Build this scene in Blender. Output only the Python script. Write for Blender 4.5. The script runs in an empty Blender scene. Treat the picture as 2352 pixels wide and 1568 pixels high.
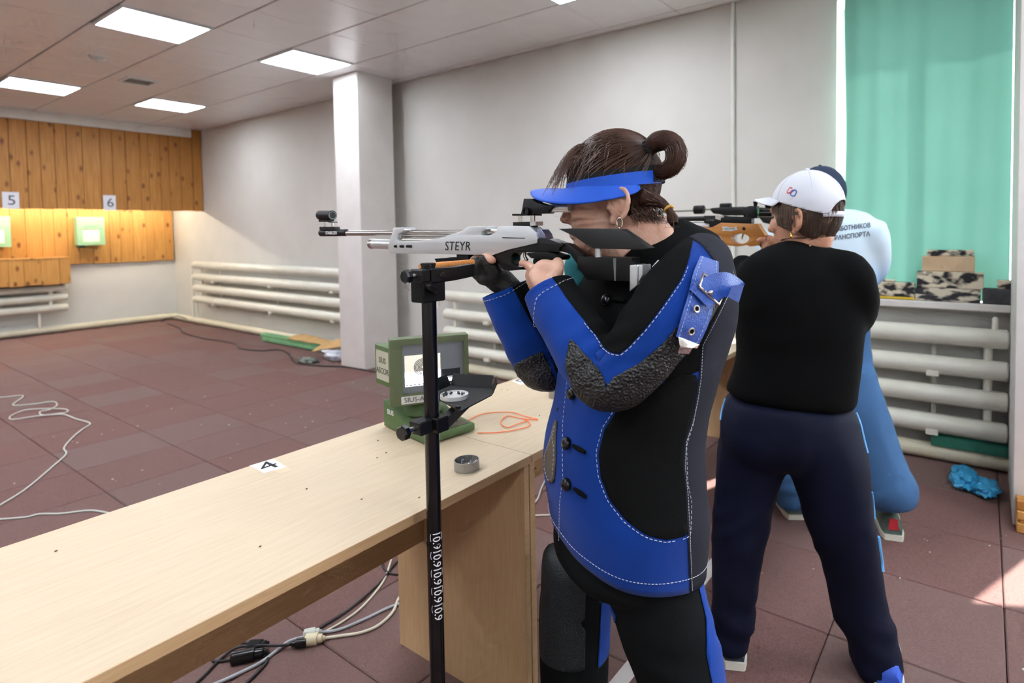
import bpy, bmesh, math, random
import numpy as np
from mathutils import Vector, Matrix, noise
from mathutils.bvhtree import BVHTree
from mathutils.geometry import tessellate_polygon
random.seed(7)
scene = bpy.context.scene
C = scene.collection

# ---------------------------------------------------------------- camera (a 20 mm lens on a standing photographer's level, shifted down)
FPX, PPX, PPY, CAMH = 1334.88, 1335.18, 579.55, 1.37
CR = (Matrix.Rotation(-0.9629, 3, 'Z') @ Matrix.Rotation(math.pi/2 - 0.0395, 3, 'X') @ Matrix.Rotation(-0.0129, 3, 'Z'))
cam_d = bpy.data.cameras.new('camera'); cam = bpy.data.objects.new('camera', cam_d); C.objects.link(cam)
cam.matrix_world = Matrix.Translation((0, 0, CAMH)) @ CR.to_4x4()
cam_d.sensor_fit = 'HORIZONTAL'; cam_d.sensor_width = 36; cam_d.lens = 36*FPX/2352
cam_d.shift_x = -(PPX-1176)/2352; cam_d.shift_y = -(784-PPY)/2352
cam_d.clip_start = .02
cam_d.dof.use_dof = True; cam_d.dof.focus_distance = 1.32; cam_d.dof.aperture_fstop = 3.4
scene.camera = cam

# ---------------------------------------------------------------- sky, sun, exposure
vs = scene.view_settings
vs.view_transform = 'Standard'; vs.look = 'None'; vs.gamma = 1; vs.use_curve_mapping = False
vs.exposure = 0.36
cy = scene.cycles; cy.max_bounces=5; cy.diffuse_bounces = 3; cy.glossy_bounces = 3; cy.transmission_bounces = 3; cy.transparent_max_bounces = 6; cy.caustics_reflective = False; cy.caustics_refractive = False; cy.use_adaptive_sampling = True; cy.adaptive_threshold = .1; cy.adaptive_min_samples = 12; cy.use_light_tree = False
world = bpy.data.worlds.new('sky'); scene.world = world; world.use_nodes = True
bg = world.node_tree.nodes['Background']; bg.inputs[0].default_value = (.82, .91, 1, 1); bg.inputs[1].default_value = 14.0
sun_d = bpy.data.lights.new('sun', 'SUN'); sun_d.energy = 22; sun_d.angle = .012; sun_d.color = (1, .95, .88)
sun = bpy.data.objects.new('sun', sun_d); C.objects.link(sun)
sun.rotation_euler = Vector((-.93*.643, .36*.643, -.766)).to_track_quat('-Z', 'Y').to_euler(); sun.location = (9, -2, 5)
LAMP_POWER = 16.5
TARGET_POWER = 78.0

# ---------------------------------------------------------------- helpers
def ray(px, py): return CR @ Vector((px-PPX, PPY-py, -FPX))
def at(px, py, X=None, Y=None, Z=None):
    """the point of the place that the photograph shows at a pixel, on the plane X, Y or Z"""
    d = ray(px, py); o = Vector((0, 0, CAMH))
    if X is not None: t = X/d.x
    elif Y is not None: t = Y/d.y
    else: t = (Z-CAMH)/d.z
    return o + d*t
def pm(p):
    """pixels per metre at a point"""
    return FPX / -(CR.transposed() @ (Vector(p)-Vector((0, 0, CAMH)))).z
def lin(c):
    if isinstance(c, str): c = tuple(int(c[i:i+2], 16)/255 for i in (0, 2, 4))
    return tuple(((v+.055)/1.055)**2.4 if v > .04045 else v/12.92 for v in c)
MATS = {}
def mat(name, col, rough=.6, metal=0, spec=.5, var=None, bump=None, emit=None, rnd=None, sheen=0, stretch=None, trans=0, coat=0):
    """var=(colour2, scale, contrast) noise colour; bump=(scale, strength[, kind]); rnd=(colour2) per-object random mix; stretch=(x,y,z)"""
    if name in MATS: return MATS[name]
    m = bpy.data.materials.new(name); m.use_nodes = True; nt = m.node_tree; N = nt.nodes; L = nt.links
    b = N['Principled BSDF']
    def col4(c): return (*lin(c), 1)
    b.inputs['Base Color'].default_value = col4(col); b.inputs['Roughness'].default_value = rough
    b.inputs['Metallic'].default_value = metal; b.inputs['Specular IOR Level'].default_value = spec
    if sheen: b.inputs['Sheen Weight'].default_value = sheen; b.inputs['Sheen Roughness'].default_value = .5
    if trans: b.inputs['Transmission Weight'].default_value = trans
    if coat: b.inputs['Coat Weight'].default_value = coat; b.inputs['Coat Roughness'].default_value = .15
    tc = N.new('ShaderNodeTexCoord'); vec = tc.outputs['Object']
    if stretch:
        mp = N.new('ShaderNodeMapping'); mp.inputs['Scale'].default_value = stretch; L.new(vec, mp.inputs[0]); vec = mp.outputs[0]
    cur = None
    if var:
        nz = N.new('ShaderNodeTexNoise'); nz.inputs['Scale'].default_value = var[1]; nz.inputs['Detail'].default_value = 2; L.new(vec, nz.inputs['Vector'])
        if stretch or rnd:
            nz.noise_dimensions = '4D'; oi = N.new('ShaderNodeObjectInfo'); mm = N.new('ShaderNodeMath'); mm.operation = 'MULTIPLY'; mm.inputs[1].default_value = 40
            L.new(oi.outputs['Random'], mm.inputs[0]); L.new(mm.outputs[0], nz.inputs['W'])
        rp = N.new('ShaderNodeMapRange'); rp.inputs['From Min'].default_value = .5-var[2]; rp.inputs['From Max'].default_value = .5+var[2]; L.new(nz.outputs['Fac'], rp.inputs[0])
        mx = N.new('ShaderNodeMix'); mx.data_type = 'RGBA'; mx.inputs[6].default_value = col4(col); mx.inputs[7].default_value = col4(var[0]); L.new(rp.outputs[0], mx.inputs[0])
        cur = mx.outputs[2]
    if rnd:
        oi = N.new('ShaderNodeObjectInfo'); mx = N.new('ShaderNodeMix'); mx.data_type = 'RGBA'; mx.inputs[7].default_value = col4(rnd[0])
        mm = N.new('ShaderNodeMath'); mm.operation = 'MULTIPLY'; mm.inputs[1].default_value = rnd[1]; L.new(oi.outputs['Random'], mm.inputs[0]); L.new(mm.outputs[0], mx.inputs[0])
        if cur: L.new(cur, mx.inputs[6])
        else: mx.inputs[6].default_value = col4(col)
        cur = mx.outputs[2]
    if cur: L.new(cur, b.inputs['Base Color'])
    if bump:
        if len(bump) > 2 and bump[2] == 'cell':
            nz = N.new('ShaderNodeTexVoronoi'); nz.feature = 'SMOOTH_F1'; src = nz.outputs['Distance']
        else:
            nz = N.new('ShaderNodeTexNoise'); nz.inputs['Detail'].default_value = 2; src = nz.outputs['Fac']
        nz.inputs['Scale'].default_value = bump[0]; L.new(vec, nz.inputs['Vector'])
        bn = N.new('ShaderNodeBump'); bn.inputs['Strength'].default_value = bump[1]; bn.inputs['Distance'].default_value = bump[3] if len(bump) > 3 else .01
        L.new(src, bn.inputs['Height']); L.new(bn.outputs[0], b.inputs['Normal'])
    if emit: b.inputs['Emission Color'].default_value = (*lin(emit[0]), 1); b.inputs['Emission Strength'].default_value = emit[1]
    MATS[name] = m; return m

class MB:
    """collects shapes in world coordinates; build() links them as one mesh object"""
    def __init__(s): s.v = []; s.f = []
    def add(s, vs_, fs):
        o = len(s.v); s.v += [Vector(v) for v in vs_]; s.f += [tuple(i+o for i in f) for f in fs]; return s
    def box(s, a, b, T=None):
        (x0, y0, z0), (x1, y1, z1) = a, b
        vs_ = [(x0,y0,z0),(x1,y0,z0),(x1,y1,z0),(x0,y1,z0),(x0,y0,z1),(x1,y0,z1),(x1,y1,z1),(x0,y1,z1)]
        if T: vs_ = [T @ Vector(v) for v in vs_]
        return s.add(vs_, [(3,2,1,0),(4,5,6,7),(0,1,5,4),(1,2,6,5),(2,3,7,6),(3,0,4,7)])
    def cbox(s, a, b, c=.004, T=None):
        """box with chamfered edges"""
        (x0,y0,z0),(x1,y1,z1) = a, b
        bm = bmesh.new(); g = bmesh.ops.create_cube(bm, size=1)
        for v in bm.verts: v.co = Vector(((x0+x1)/2+v.co.x*(x1-x0), (y0+y1)/2+v.co.y*(y1-y0), (z0+z1)/2+v.co.z*(z1-z0)))
        bmesh.ops.bevel(bm, geom=list(bm.edges), offset=c, segments=1, affect='EDGES')
        bm.verts.index_update()
        vs_ = [T @ v.co if T else v.co.copy() for v in bm.verts]; fs = [[v.index for v in f.verts] for f in bm.faces]; bm.free()
        return s.add(vs_, fs)
    def tube(s, pts, r, n=10, caps=True, flat=None):
        """tube along points, r number or list"""
        pts = [Vector(p) for p in pts]; m = len(pts); rs = r if isinstance(r, (list, tuple)) else [r]*m
        up = None; rings = []
        for i, p in enumerate(pts):
            t = (pts[min(i+1, m-1)]-pts[max(i-1, 0)])
            if t.length < 1e-9: t = Vector((0,0,1))
            t.normalize()
            if up is None:
                up = Vector((0,0,1)) if abs(t.z) < .9 else Vector((0,1,0))
            up = up - t*up.dot(t)
            if up.length < 1e-5: up = t.orthogonal()
            up.normalize(); q = t.cross(up)
            rings.append([p + (up*math.cos(a)*rs[i]*(flat or 1) + q*math.sin(a)*rs[i]) for a in (2*math.pi*k/n for k in range(n))])
        return s.rings(rings, caps)
    def rings(s, rings, caps=True):
        n = len(rings[0]); vs_ = [v for r in rings for v in r]; fs = []
        for i in range(len(rings)-1):
            for k in range(n): fs.append((i*n+k, i*n+(k+1) % n, (i+1)*n+(k+1) % n, (i+1)*n+k))
        if caps: fs += [tuple(range(n-1, -1, -1)), tuple(range((len(rings)-1)*n, len(rings)*n))]
        return s.add(vs_, fs)
    def prism(s, poly, d, holes=()):
        """polygon (3-D points) extruded by vector d; holes are polygons too"""
        d = Vector(d); loops = [[Vector(p) for p in poly]] + [[Vector(p) for p in h] for h in holes]
        tri = tessellate_polygon(loops); fl = [p for l in loops for p in l]; n = len(fl)
        vs_ = fl + [p+d for p in fl]; fs = []
        for t in tri: fs += [tuple(t), tuple(i+n for i in reversed(t))]
        o = 0
        for l in loops:
            m = len(l)
            for k in range(m): fs.append((o+k, o+(k+1) % m, o+(k+1) % m+n, o+k+n))
            o += m
        return s.add(vs_, fs)
    def lathe(s, o, prof, n=20, axis=(0,0,1), caps=True):
        ax = Vector(axis).normalized(); u = ax.orthogonal().normalized(); w = ax.cross(u); o = Vector(o)
        return s.rings([[o+ax*z+(u*math.cos(2*math.pi*k/n)+w*math.sin(2*math.pi*k/n))*r for k in range(n)] for r, z in prof], caps)
    def ellipsoid(s, c, ax, n=20, m=12):
        c = Vector(c); a, b, d = [Vector(v) for v in ax]; rings = []
        for i in range(1, m):
            t = math.pi*i/m
            rings.append([c + d*(-math.cos(t)) + (a*math.cos(2*math.pi*k/n)+b*math.sin(2*math.pi*k/n))*math.sin(t) for k in range(n)])
        return s.rings(rings)
    def build(s, name, m, parent=None, smooth=False, bevel=0, origin=None, angle=40):
        if parent is not None: o = parent['_base'] if '_base' in parent else parent.matrix_world.translation
        elif origin is not None: o = origin
        else:
            xs = np.array([tuple(v) for v in s.v]); o = ((xs[:,0].min()+xs[:,0].max())/2, (xs[:,1].min()+xs[:,1].max())/2, xs[:,2].min())
        o = Vector(o)
        me = bpy.data.meshes.new(name); me.from_pydata([v-o for v in s.v], [], s.f); me.validate()
        bm = bmesh.new(); bm.from_mesh(me); bmesh.ops.recalc_face_normals(bm, faces=bm.faces)
        if bevel:
            bmesh.ops.remove_doubles(bm, verts=bm.verts, dist=1e-5)
            es = [e for e in bm.edges if len(e.link_faces) == 2 and e.calc_face_angle(0) > .5]
            bmesh.ops.bevel(bm, geom=es, offset=bevel, segments=2, profile=.6, affect='EDGES', clamp_overlap=True)
        bm.to_mesh(me); bm.free()
        return link(name, me, m, parent, o, smooth or bevel > 0, angle)
def link(name, me, m, parent, o, smooth=False, angle=40):
    if m: me.materials.append(m)
    if smooth:
        me.polygons.foreach_set('use_smooth', [True]*len(me.polygons))
        try: me.set_sharp_from_angle(angle=math.radians(angle))
        except Exception: pass
    ob = bpy.data.objects.new(name, me); C.objects.link(ob); ob['_base'] = tuple(o)
    if parent is not None:
        ob.parent = parent; b = Vector(parent['_base']); ob.location = Vector(o)-b
        ob.matrix_parent_inverse = Matrix.Identity(4)
    else: ob.location = o
    return ob
def tag(o, label, cat, group=None, kind=None):
    o['label'] = label; o['category'] = cat
    if group: o['group'] = group
    if kind: o['kind'] = kind
    return o
def thing(name, label, cat, loc, group=None):
    o = bpy.data.objects.new(name, None); C.objects.link(o); o.location = loc; o['_base'] = tuple(loc); o.empty_display_size = .05
    return tag(o, label, cat, group)
def struct(o, label=None):
    o['kind'] = 'structure'
    if label: o['label'] = label
    return o
def copy_child(src, parent, loc):
    c = src.copy(); C.objects.link(c); c.parent = parent; c.location = Vector(loc)-Vector(parent['_base']); c['_base'] = tuple(loc); return c
def spline(pts, n=8):
    """Catmull-Rom through points"""
    pts = [Vector(p) for p in pts]; P = [pts[0]*2-pts[1]]+pts+[pts[-1]*2-pts[-2]]; out = []
    for i in range(1, len(P)-2):
        for k in range(n):
            t = k/n; a, b, c, d = P[i-1], P[i], P[i+1], P[i+2]
            out.append(.5*((2*b)+(c-a)*t+(2*a-5*b+4*c-d)*t*t+(3*b-a-3*c+d)*t*t*t))
    return out+[pts[-1]]
def text_mesh(body, size, T, depth=.0006, font_shear=0, spacing=1.0, align='CENTER', bold=0):
    cu = bpy.data.curves.new('lettering', 'FONT'); cu.body = body; cu.size = size; cu.align_x = align; cu.align_y = 'CENTER'; cu.extrude = depth/2; cu.shear = font_shear; cu.space_character = spacing; cu.offset = bold; cu.resolution_u = 3
    ob = bpy.data.objects.new('lettering', cu); C.objects.link(ob)
    dg = bpy.context.evaluated_depsgraph_get(); me = ob.evaluated_get(dg).to_mesh()
    b = MB(); b.add([T @ v.co for v in me.vertices], [tuple(p.vertices) for p in me.polygons])
    ob.evaluated_get(dg).to_mesh_clear(); bpy.data.objects.remove(ob); bpy.data.curves.remove(cu)
    return b
def frame(o, x, y):
    """matrix with local x, y axes (z = cross)"""
    x = Vector(x).normalized(); z = x.cross(Vector(y)).normalized(); y = z.cross(x)
    return Matrix.Translation(Vector(o)) @ Matrix((x, y, z)).transposed().to_4x4()

# ---------------------------------------------------------------- materials
M = {}
M['wall'] = mat('wall_paint', 'd8d6d0', .75, var=('d1cfc8', 3, .25), bump=(220, .12))
M['wallfar'] = mat('far_wall_paint', 'dcdcd8', .75, var=('d3d3ce', 3, .25), bump=(220, .1))
M['ceil'] = mat('ceiling_tile_paint', 'f0eff0', .28, var=('e9e8e9', 6, .3))
M['ceilback'] = mat('ceiling_void', '8d8a86', .9)
M['white'] = mat('white_paint', 'e9e7e2', .5, var=('dedbd4', 8, .3))
M['col'] = mat('column_paint', 'e6e2de', .7, var=('dcd7d3', 5, .3), bump=(60, .15))
M['pipe'] = mat('radiator_enamel', 'ecebdf', .35, var=('dddccb', 7, .3), bump=(90, .08))
M['pipe2'] = mat('base_pipe_enamel', 'e9e4cc', .4, var=('d8d1b4', 6, .3), bump=(70, .12))
M['rubber'] = mat('rubber_tile', '83625d', .93, spec=.2, var=('715350', 130, .22), bump=(420, .8, 'noise', .004), rnd=('7d6c67', .6))
M['joint'] = mat('rubber_joint', '33282a', .95)
M['beech'] = mat('beech_laminate', 'd2c0a4', .45, var=('c4af8f', 5, .3), stretch=(2.2, 42, 42))
M['beechv'] = mat('beech_laminate_upright', 'cfae84', .5, var=('bf9b70', 5, .3), stretch=(40, 40, 2.4))
M['beechedge'] = mat('beech_edge', 'c4a279', .5, var=('b08c62', 6, .3), stretch=(2.2, 60, 60))
M['apron'] = mat('beech_apron', 'b08b63', .5, var=('9c7750', 5, .3), stretch=(2.2, 40, 40))
M['black'] = mat('black_anodised', '0f1011', .42, spec=.35)
M['blackmatte'] = mat('black_matte', '0d0e0f', .7, spec=.25)
M['blackgloss'] = mat('black_gloss', '101113', .2)
M['silver'] = mat('silver_anodised', 'dcdfe0', .3, metal=.75)
M['steel'] = mat('bright_steel', 'c6c4bd', .22, metal=1)
M['chrome'] = mat('chrome', 'd8d6d2', .15, metal=1)
M['paper'] = mat('paper', 'f2f2f4', .8)
M['ink'] = mat('printed_ink', '1b1b1f', .8)
M['tin'] = mat('tin_plate', 'a5a39f', .4, metal=.7)
M['lead'] = mat('lead_pellets', 'b9babf', .35, metal=.8)
M['mongreen'] = mat('monitor_green', '566f42', .55, bump=(500, .1))
M['monframe'] = mat('monitor_frame_green', '5d6849', .55, bump=(500, .1))
M['cordwhite'] = mat('cord_white', 'c9ccc2', .55)
M['cordgrey'] = mat('cord_grey', 'a9adb3', .5)
M['cordblack'] = mat('cord_black', '1d1c1e', .5)
M['cordbeige'] = mat('cord_beige', 'ddd6c0', .5)
M['orange'] = mat('orange_string', 'ff7a3c', .5)
def pine(name, a, b):
    m = mat(name, a, .5, var=(b, 2.2, .22), stretch=(26, 26, 1.6), rnd=(b, .55))
    nt = m.node_tree; N = nt.nodes; L = nt.links; bs = N['Principled BSDF']
    src = bs.inputs['Base Color'].links[0].from_socket
    tc = N.new('ShaderNodeTexCoord'); mp = N.new('ShaderNodeMapping'); mp.inputs['Scale'].default_value = (9, 9, 4.6)
    oi = N.new('ShaderNodeObjectInfo'); cx = N.new('ShaderNodeCombineXYZ'); mm = N.new('ShaderNodeMath'); mm.operation = 'MULTIPLY'; mm.inputs[1].default_value = 60
    L.new(oi.outputs['Random'], mm.inputs[0]); L.new(mm.outputs[0], cx.inputs[2]); L.new(mm.outputs[0], cx.inputs[0]); L.new(cx.outputs[0], mp.inputs['Location']); L.new(tc.outputs['Object'], mp.inputs[0])
    vo = N.new('ShaderNodeTexVoronoi'); vo.inputs['Scale'].default_value = 1.0; vo.inputs['Randomness'].default_value = 1; L.new(mp.outputs[0], vo.inputs['Vector'])
    mr = N.new('ShaderNodeMapRange'); mr.inputs['From Min'].default_value = .1; mr.inputs['From Max'].default_value = .24; mr.inputs['To Min'].default_value = 1; mr.inputs['To Max'].default_value = 0; L.new(vo.outputs['Distance'], mr.inputs[0])
    mx = N.new('ShaderNodeMix'); mx.data_type = 'RGBA'; mx.inputs[7].default_value = (*lin('7d4a1c'), 1); L.new(mr.outputs[0], mx.inputs[0]); L.new(src, mx.inputs[6]); L.new(mx.outputs[2], bs.inputs['Base Color'])
    return m
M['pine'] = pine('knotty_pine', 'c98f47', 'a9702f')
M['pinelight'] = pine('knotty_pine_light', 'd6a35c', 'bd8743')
M['pinedark'] = mat('pine_groove', '6a4118', .8)

# ---------------------------------------------------------------- the room
H = 2.944; WX = 4.02; WY = 10.95; X0 = -4.6; Y0 = -5.6
b = MB(); b.box((X0-.2, Y0-.2, -.12), (WX+.3, WY+.2, -.034)); floor = struct(b.build('floor', M['joint']), 'red-brown rubber tile floor of the shooting hall')
TS = .4892; FX, FY = 1.0492, 4.8224
skipped = []
tm = MB(); tm.cbox((-.2432, -.2432, -.03), (.2432, .2432, 0), .004); tile0 = None
ntile = 0
for i in range(-5, 7):
    for j in range(-12, 13):
        cx, cy = FX+(i+.5)*TS, FY+(j+.5)*TS
        if cx+.25 > WX+.05 or cy > WY or cy < -1.2 or cx < -.6: continue
        if cx < .15*cy-.95: skipped.append((cx, cy)); continue
        if tile0 is None:
            tile0 = MB(); tile0.v = [v+Vector((cx, cy, 0)) for v in tm.v]; tile0.f = tm.f
            tile0 = tile0.build('rubber_tile', M['rubber'], floor, origin=None); tile0_me = tile0.data
            # centre the shared mesh on the tile
            o = Vector((cx, cy, -.03)); tile0_me.transform(Matrix.Translation(Vector(tile0['_base'])-o)); tile0.location = o-Vector(floor['_base']); tile0['_base'] = tuple(o)
        else: copy_child(tile0, floor, (cx, cy, -.03))
        ntile += 1
rest = MB()   # the floor behind the photographer, same tiles, out of the picture
for (x0, y0, x1, y1) in ((X0, Y0, WX, -1.3), (X0, -1.3, -.62, WY)): rest.box((x0, y0, -.033), (x1, y1, -.001))
for cx, cy in skipped: rest.box((cx-.2432, cy-.2432, -.03), (cx+.2432, cy+.2432, -.0005))
rf = rest.build('rubber_field', M['rubber'], floor); rf['kind'] = 'stuff'

# right wall with two window openings
def wall_x(name, x0, x1, y0, y1, opens, m, label):
    """wall slab between planes x0..x1 with window openings (ya, yb, za, zb)"""
    b = MB(); ys = sorted({y0, y1, *[v for o in opens for v in o[:2]]})
    for a, c in zip(ys, ys[1:]):
        op = [o for o in opens if o[0] <= a+1e-6 and c <= o[1]+1e-6]
        if op: b.box((x0, a, -.03), (x1, c, op[0][2])); b.box((x0, a, op[0][3]), (x1, c, H+.1))
        else: b.box((x0, a, -.03), (x1, c, H+.1))
    return struct(b.build(name, m), label)
W1 = (-.30, .792, .885, 2.80); W2 = (-2.3, -.57, .93, 2.80); W3 = (-5.0, -2.9, .93, 2.80)
wall_r = wall_x('wall_right', WX, WX+.36, Y0, WY+.2, [W1, W2, W3], M['wall'], 'pale grey side wall with radiators and a window')
b = MB(); b.box((X0, WY, -.03), (WX+.3, WY+.2, H+.1)); wall_f = struct(b.build('wall_far', M['wallfar']), 'white end wall behind the targets')
b = MB(); b.box((X0-.2, Y0-.2, -.03), (X0, WY+.2, H+.1)); struct(b.build('wall_left', M['wall']))
b = MB(); b.box((X0, Y0-.2, -.03), (WX+.36, Y0, H+.1)); struct(b.build('wall_back', M['wall']))
# windows
def window(name, W, npan):
    ya, yb, za, zb = W; fr = MB(); t = .06; xa, xb = WX+.2, WX+.26
    fr.box((xa, ya, za), (xb, yb, za+t)); fr.box((xa, ya, zb-t), (xb, yb, zb)); fr.box((xa, ya, za+t), (xb, ya+t, zb-t)); fr.box((xa, yb-t, za+t), (xb, yb, zb-t))
    for k in range(1, npan): y = ya+(yb-ya)*k/npan; fr.box((xa, y-t/2, za+t), (xb, y+t/2, zb-t))
    w = struct(fr.build(name, M['white']), 'white window frame in the side wall')
    for k in range(npan):
        a = ya+(yb-ya)*k/npan+t*.5; c = ya+(yb-ya)*(k+1)/npan-t*.5
        p = MB(); p.box((xa+.028, a, za+t*.9), (xa+.032, c, zb-t*.9)); p.build('pane', M['glass'], w)
    return w
g = bpy.data.materials.new('window_glass'); g.use_nodes = True; nt = g.node_tree; nt.nodes.remove(nt.nodes['Principled BSDF'])
tr = nt.nodes.new('ShaderNodeBsdfTransparent'); gl = nt.nodes.new('ShaderNodeBsdfGlossy'); gl.inputs['Roughness'].default_value = .02; mxs = nt.nodes.new('ShaderNodeMixShader'); mxs.inputs[0].default_value = .06
nt.links.new(tr.outputs[0], mxs.inputs[1]); nt.links.new(gl.outputs[0], mxs.inputs[2]); nt.links.new(mxs.outputs[0], nt.nodes['Material Output'].inputs[0]); M['glass'] = g
window('window_1', W1, 2); window('window_2', W2, 3); window('window_3', W3, 3)
b = MB(); b.cbox((WX-.12, -.12, .885), (WX+.2, .80, .928), .006); struct(b.build('trim_1', M['white']), 'white window sill above the radiator')
b = MB(); b.cbox((WX-.1, -2.35, .885), (WX+.2, -.55, .928), .006); struct(b.build('trim_2', M['white']))
# low partition end beside the window
b = MB(); b.box((3.25, -.235, 0), (WX, -.117, H)); struct(b.build('wall_partition', M['white'], bevel=.006), 'white end of a partition beside the window')
# thin conduit on the wall
b = MB(); b.tube([(WX-.012, 1.472, 0), (WX-.012, 1.472, H)], .014, 10); struct(b.build('trim_3', M['white'], smooth=True), 'thin white conduit running up the side wall')
# column
b = MB(); b.box((3.464, 5.05, 0), (3.874, 5.452, H)); struct(b.build('column', M['col'], bevel=.008), 'square white column standing clear of the side wall')

# ceiling: slab, cassette tiles, lamps
CX, CY = 1.5179, 5.4643
b = MB(); b.box((X0-.2, Y0-.2, H+.02), (WX+.36, WY+.2, H+.1)); ceil = struct(b.build('ceiling', M['ceilback']), 'white cassette ceiling with recessed lamps')
lamp_cells = {(i, j) for i in (-6, -4, -2, 0, 2) for j in (-16, -11, -6, -1, 4)}
lamp_cells = {(i, j) for i in (-8, -6, -4, -2, 0, 2) for j in (-16, -11, -6, -1, 4)}
c0 = None
plain = MB()
for i in range(-10, 5):
    for j in range(-19, 9):
        if (i, j) in lamp_cells: continue
        x0, y0 = CX+.6*i, CY+.6*j; x1, y1 = x0+.6, y0+.6
        x0 = max(x0, X0); y0 = max(y0, Y0); y1 = min(y1, 9.9)
        if i == 4: x1 = WX
        if x1 <= x0 or y1 <= y0+.02: continue
        vis = x1 > .15*y1-.3 and y0 > 1.2 and x0 > -.8
        full = abs(x1-x0-.6) < 1e-6 and abs(y1-y0-.6) < 1e-6
        if not vis: plain.box((x0+.006, y0+.002, H), (x1-.006, y1-.002, H+.018)); continue
        if full and c0 is not None: copy_child(c0, ceil, ((x0+x1)/2, (y0+y1)/2, H)); continue
        t = MB(); t.cbox((x0+.0055, y0+.002, H), (x1-.0055, y1-.002, H+.018), .0035)
        o = t.build('ceiling_tile', M['ceil'], ceil)
        ob = Vector(((x0+x1)/2, (y0+y1)/2, H)); o.data.transform(Matrix.Translation(Vector(o['_base'])-ob)); o.location = ob-Vector(ceil['_base']); o['_base'] = tuple(ob)
        if full: c0 = o
pf = plain.build('ceiling_field', M['ceil'], ceil); pf['kind'] = 'stuff'
M['lampglow'] = mat('lamp_diffuser', 'ffffff', .5, emit=('f0f6ff', LAMP_POWER))
M['lampframe'] = mat('lamp_frame', 'dfe6e6', .35)
def lamp_at(i, j, label):
    x0, y0 = CX+.6*i, CY+.6*j
    L_ = thing('ceiling_lamp', label, 'lamp', (x0+.3, y0+.3, H-.01), 'recessed square ceiling lamps')
    f = MB(); t = .022
    f.box((x0+.006, y0+.004, H-.012), (x0+.594, y0+t, H+.02)); f.box((x0+.006, y0+.596-t+.004, H-.012), (x0+.594, y0+.596, H+.02))
    f.box((x0+.006, y0+t, H-.012), (x0+.006+t, y0+.6-t, H+.02)); f.box((x0+.594-t, y0+t, H-.012), (x0+.594, y0+.6-t, H+.02))
    f.build('frame', M['lampframe'], L_)
    for k in range(4):   # four trough-shaped diffusers, running along the hall
        a = x0+.03+k*.135; r = []
        for s_ in range(9):
            t_ = math.pi*s_/8; r.append((a+.0675-math.cos(t_)*.0665, H+.012-math.sin(t_)*.02))
        d = MB(); d.v = [Vector((x, y0+.024, z)) for x, z in r]+[Vector((x, y0+.576, z)) for x, z in r]; d.f = [(q, q+1, q+10, q+9) for q in range(8)]
        d.build('diffuser', M['lampglow'], L_, smooth=True)
    return L_
lab = {(0, -1): 'square ceiling lamp nearest the top edge, before the column', (2, -1): 'square ceiling lamp touching the top of the white column', (0, 4): 'square far ceiling lamp above the number five card',
       (2, 4): 'square far ceiling lamp close to the pine corner of the side wall', (2, -6): 'square ceiling lamp just showing at the top edge above the shooters'}
for c in sorted(lamp_cells): lamp_at(*c, lab.get(c, 'square ceiling lamp over the firing points behind the photographer'))
# small ceiling fittings
p = at(318, 186, Z=H); v = thing('ceiling_vent', 'small grey square vent in the ceiling between the lamps', 'vent', (p.x, p.y, H-.012))
f = MB()
for (a, c) in (((-.13, -.13), (.13, -.11)), ((-.13, .11), (.13, .13)), ((-.13, -.11), (-.11, .11)), ((.11, -.11), (.13, .11))): f.box((p.x+a[0], p.y+a[1], H-.012), (p.x+c[0], p.y+c[1], H))
f.build('frame', M['lampframe'], v)
for k in range(7): s_ = MB(); s_.box((p.x-.11, p.y-.1+k*.03, H-.009), (p.x+.11, p.y-.088+k*.03, H-.001)); s_.build('slat', mat('vent_grey', '8f8c86', .6), v)
p = at(225, 131, Z=H); d = thing('smoke_detector', 'small round white detector on the ceiling', 'detector', (p.x, p.y, H-.04))
MB().lathe((p.x, p.y, H), [(.06, 0), (.06, -.012), (.045, -.03), (.02, -.04)], 20).build('body', M['white'], d, smooth=True); MB().lathe((p.x, p.y, H-.041), [(.012, .004), (.012, -.004)], 12).build('lens', M['lampframe'], d)

# ---------------------------------------------------------------- the target end
SY = 9.82
b = MB(); b.box((-1.2, SY+.024, 1.74), (WX-.01, SY+.045, H)); scr = b.build('pine_screen', M['pinedark']); tag(scr, 'wide knotty pine board screen hanging above the targets', 'screen')
x = WX-.005; k = 0
ws = [.125, .16, .15, .11, .14, .10, .17, .15, .13, .19, .16, .12, .14]
while x > -1.1:
    w = ws[k % len(ws)]; top = H if k == 0 else H-.125; yy = SY-.012 if k == 0 else SY+random.uniform(-.002, .002)
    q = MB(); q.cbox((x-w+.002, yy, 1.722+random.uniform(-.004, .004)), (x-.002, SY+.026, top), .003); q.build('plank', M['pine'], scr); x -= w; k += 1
b = MB(); b.cbox((-1.2, SY-.02, H-.123), (WX-.135, SY+.03, H), .004); struct(b.build('trim_4', M['white']), 'white strip between the pine screen and the ceiling')
LY = WY-.03
b = MB(); b.box((-1.2, LY+.012, .98), (WX-.03, WY-.001, 2.3)); low = b.build('pine_backboard', M['pinedark']); tag(low, 'lit knotty pine backboard behind the target boxes', 'backboard')
x = WX-.02; k = 3
while x > -1.1:
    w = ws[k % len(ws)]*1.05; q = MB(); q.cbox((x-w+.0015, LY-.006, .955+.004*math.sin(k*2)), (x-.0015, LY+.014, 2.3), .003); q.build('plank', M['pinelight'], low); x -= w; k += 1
BY = 10.58
b = MB(); b.box((-1.2, BY+.02, .72), (2.59, LY-.01, 1.06)); box = b.build('pine_ledge', M['pinedark']); tag(box, 'low boxed pine ledge under the target five backboard', 'ledge')
x = 2.60; k = 5
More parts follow.
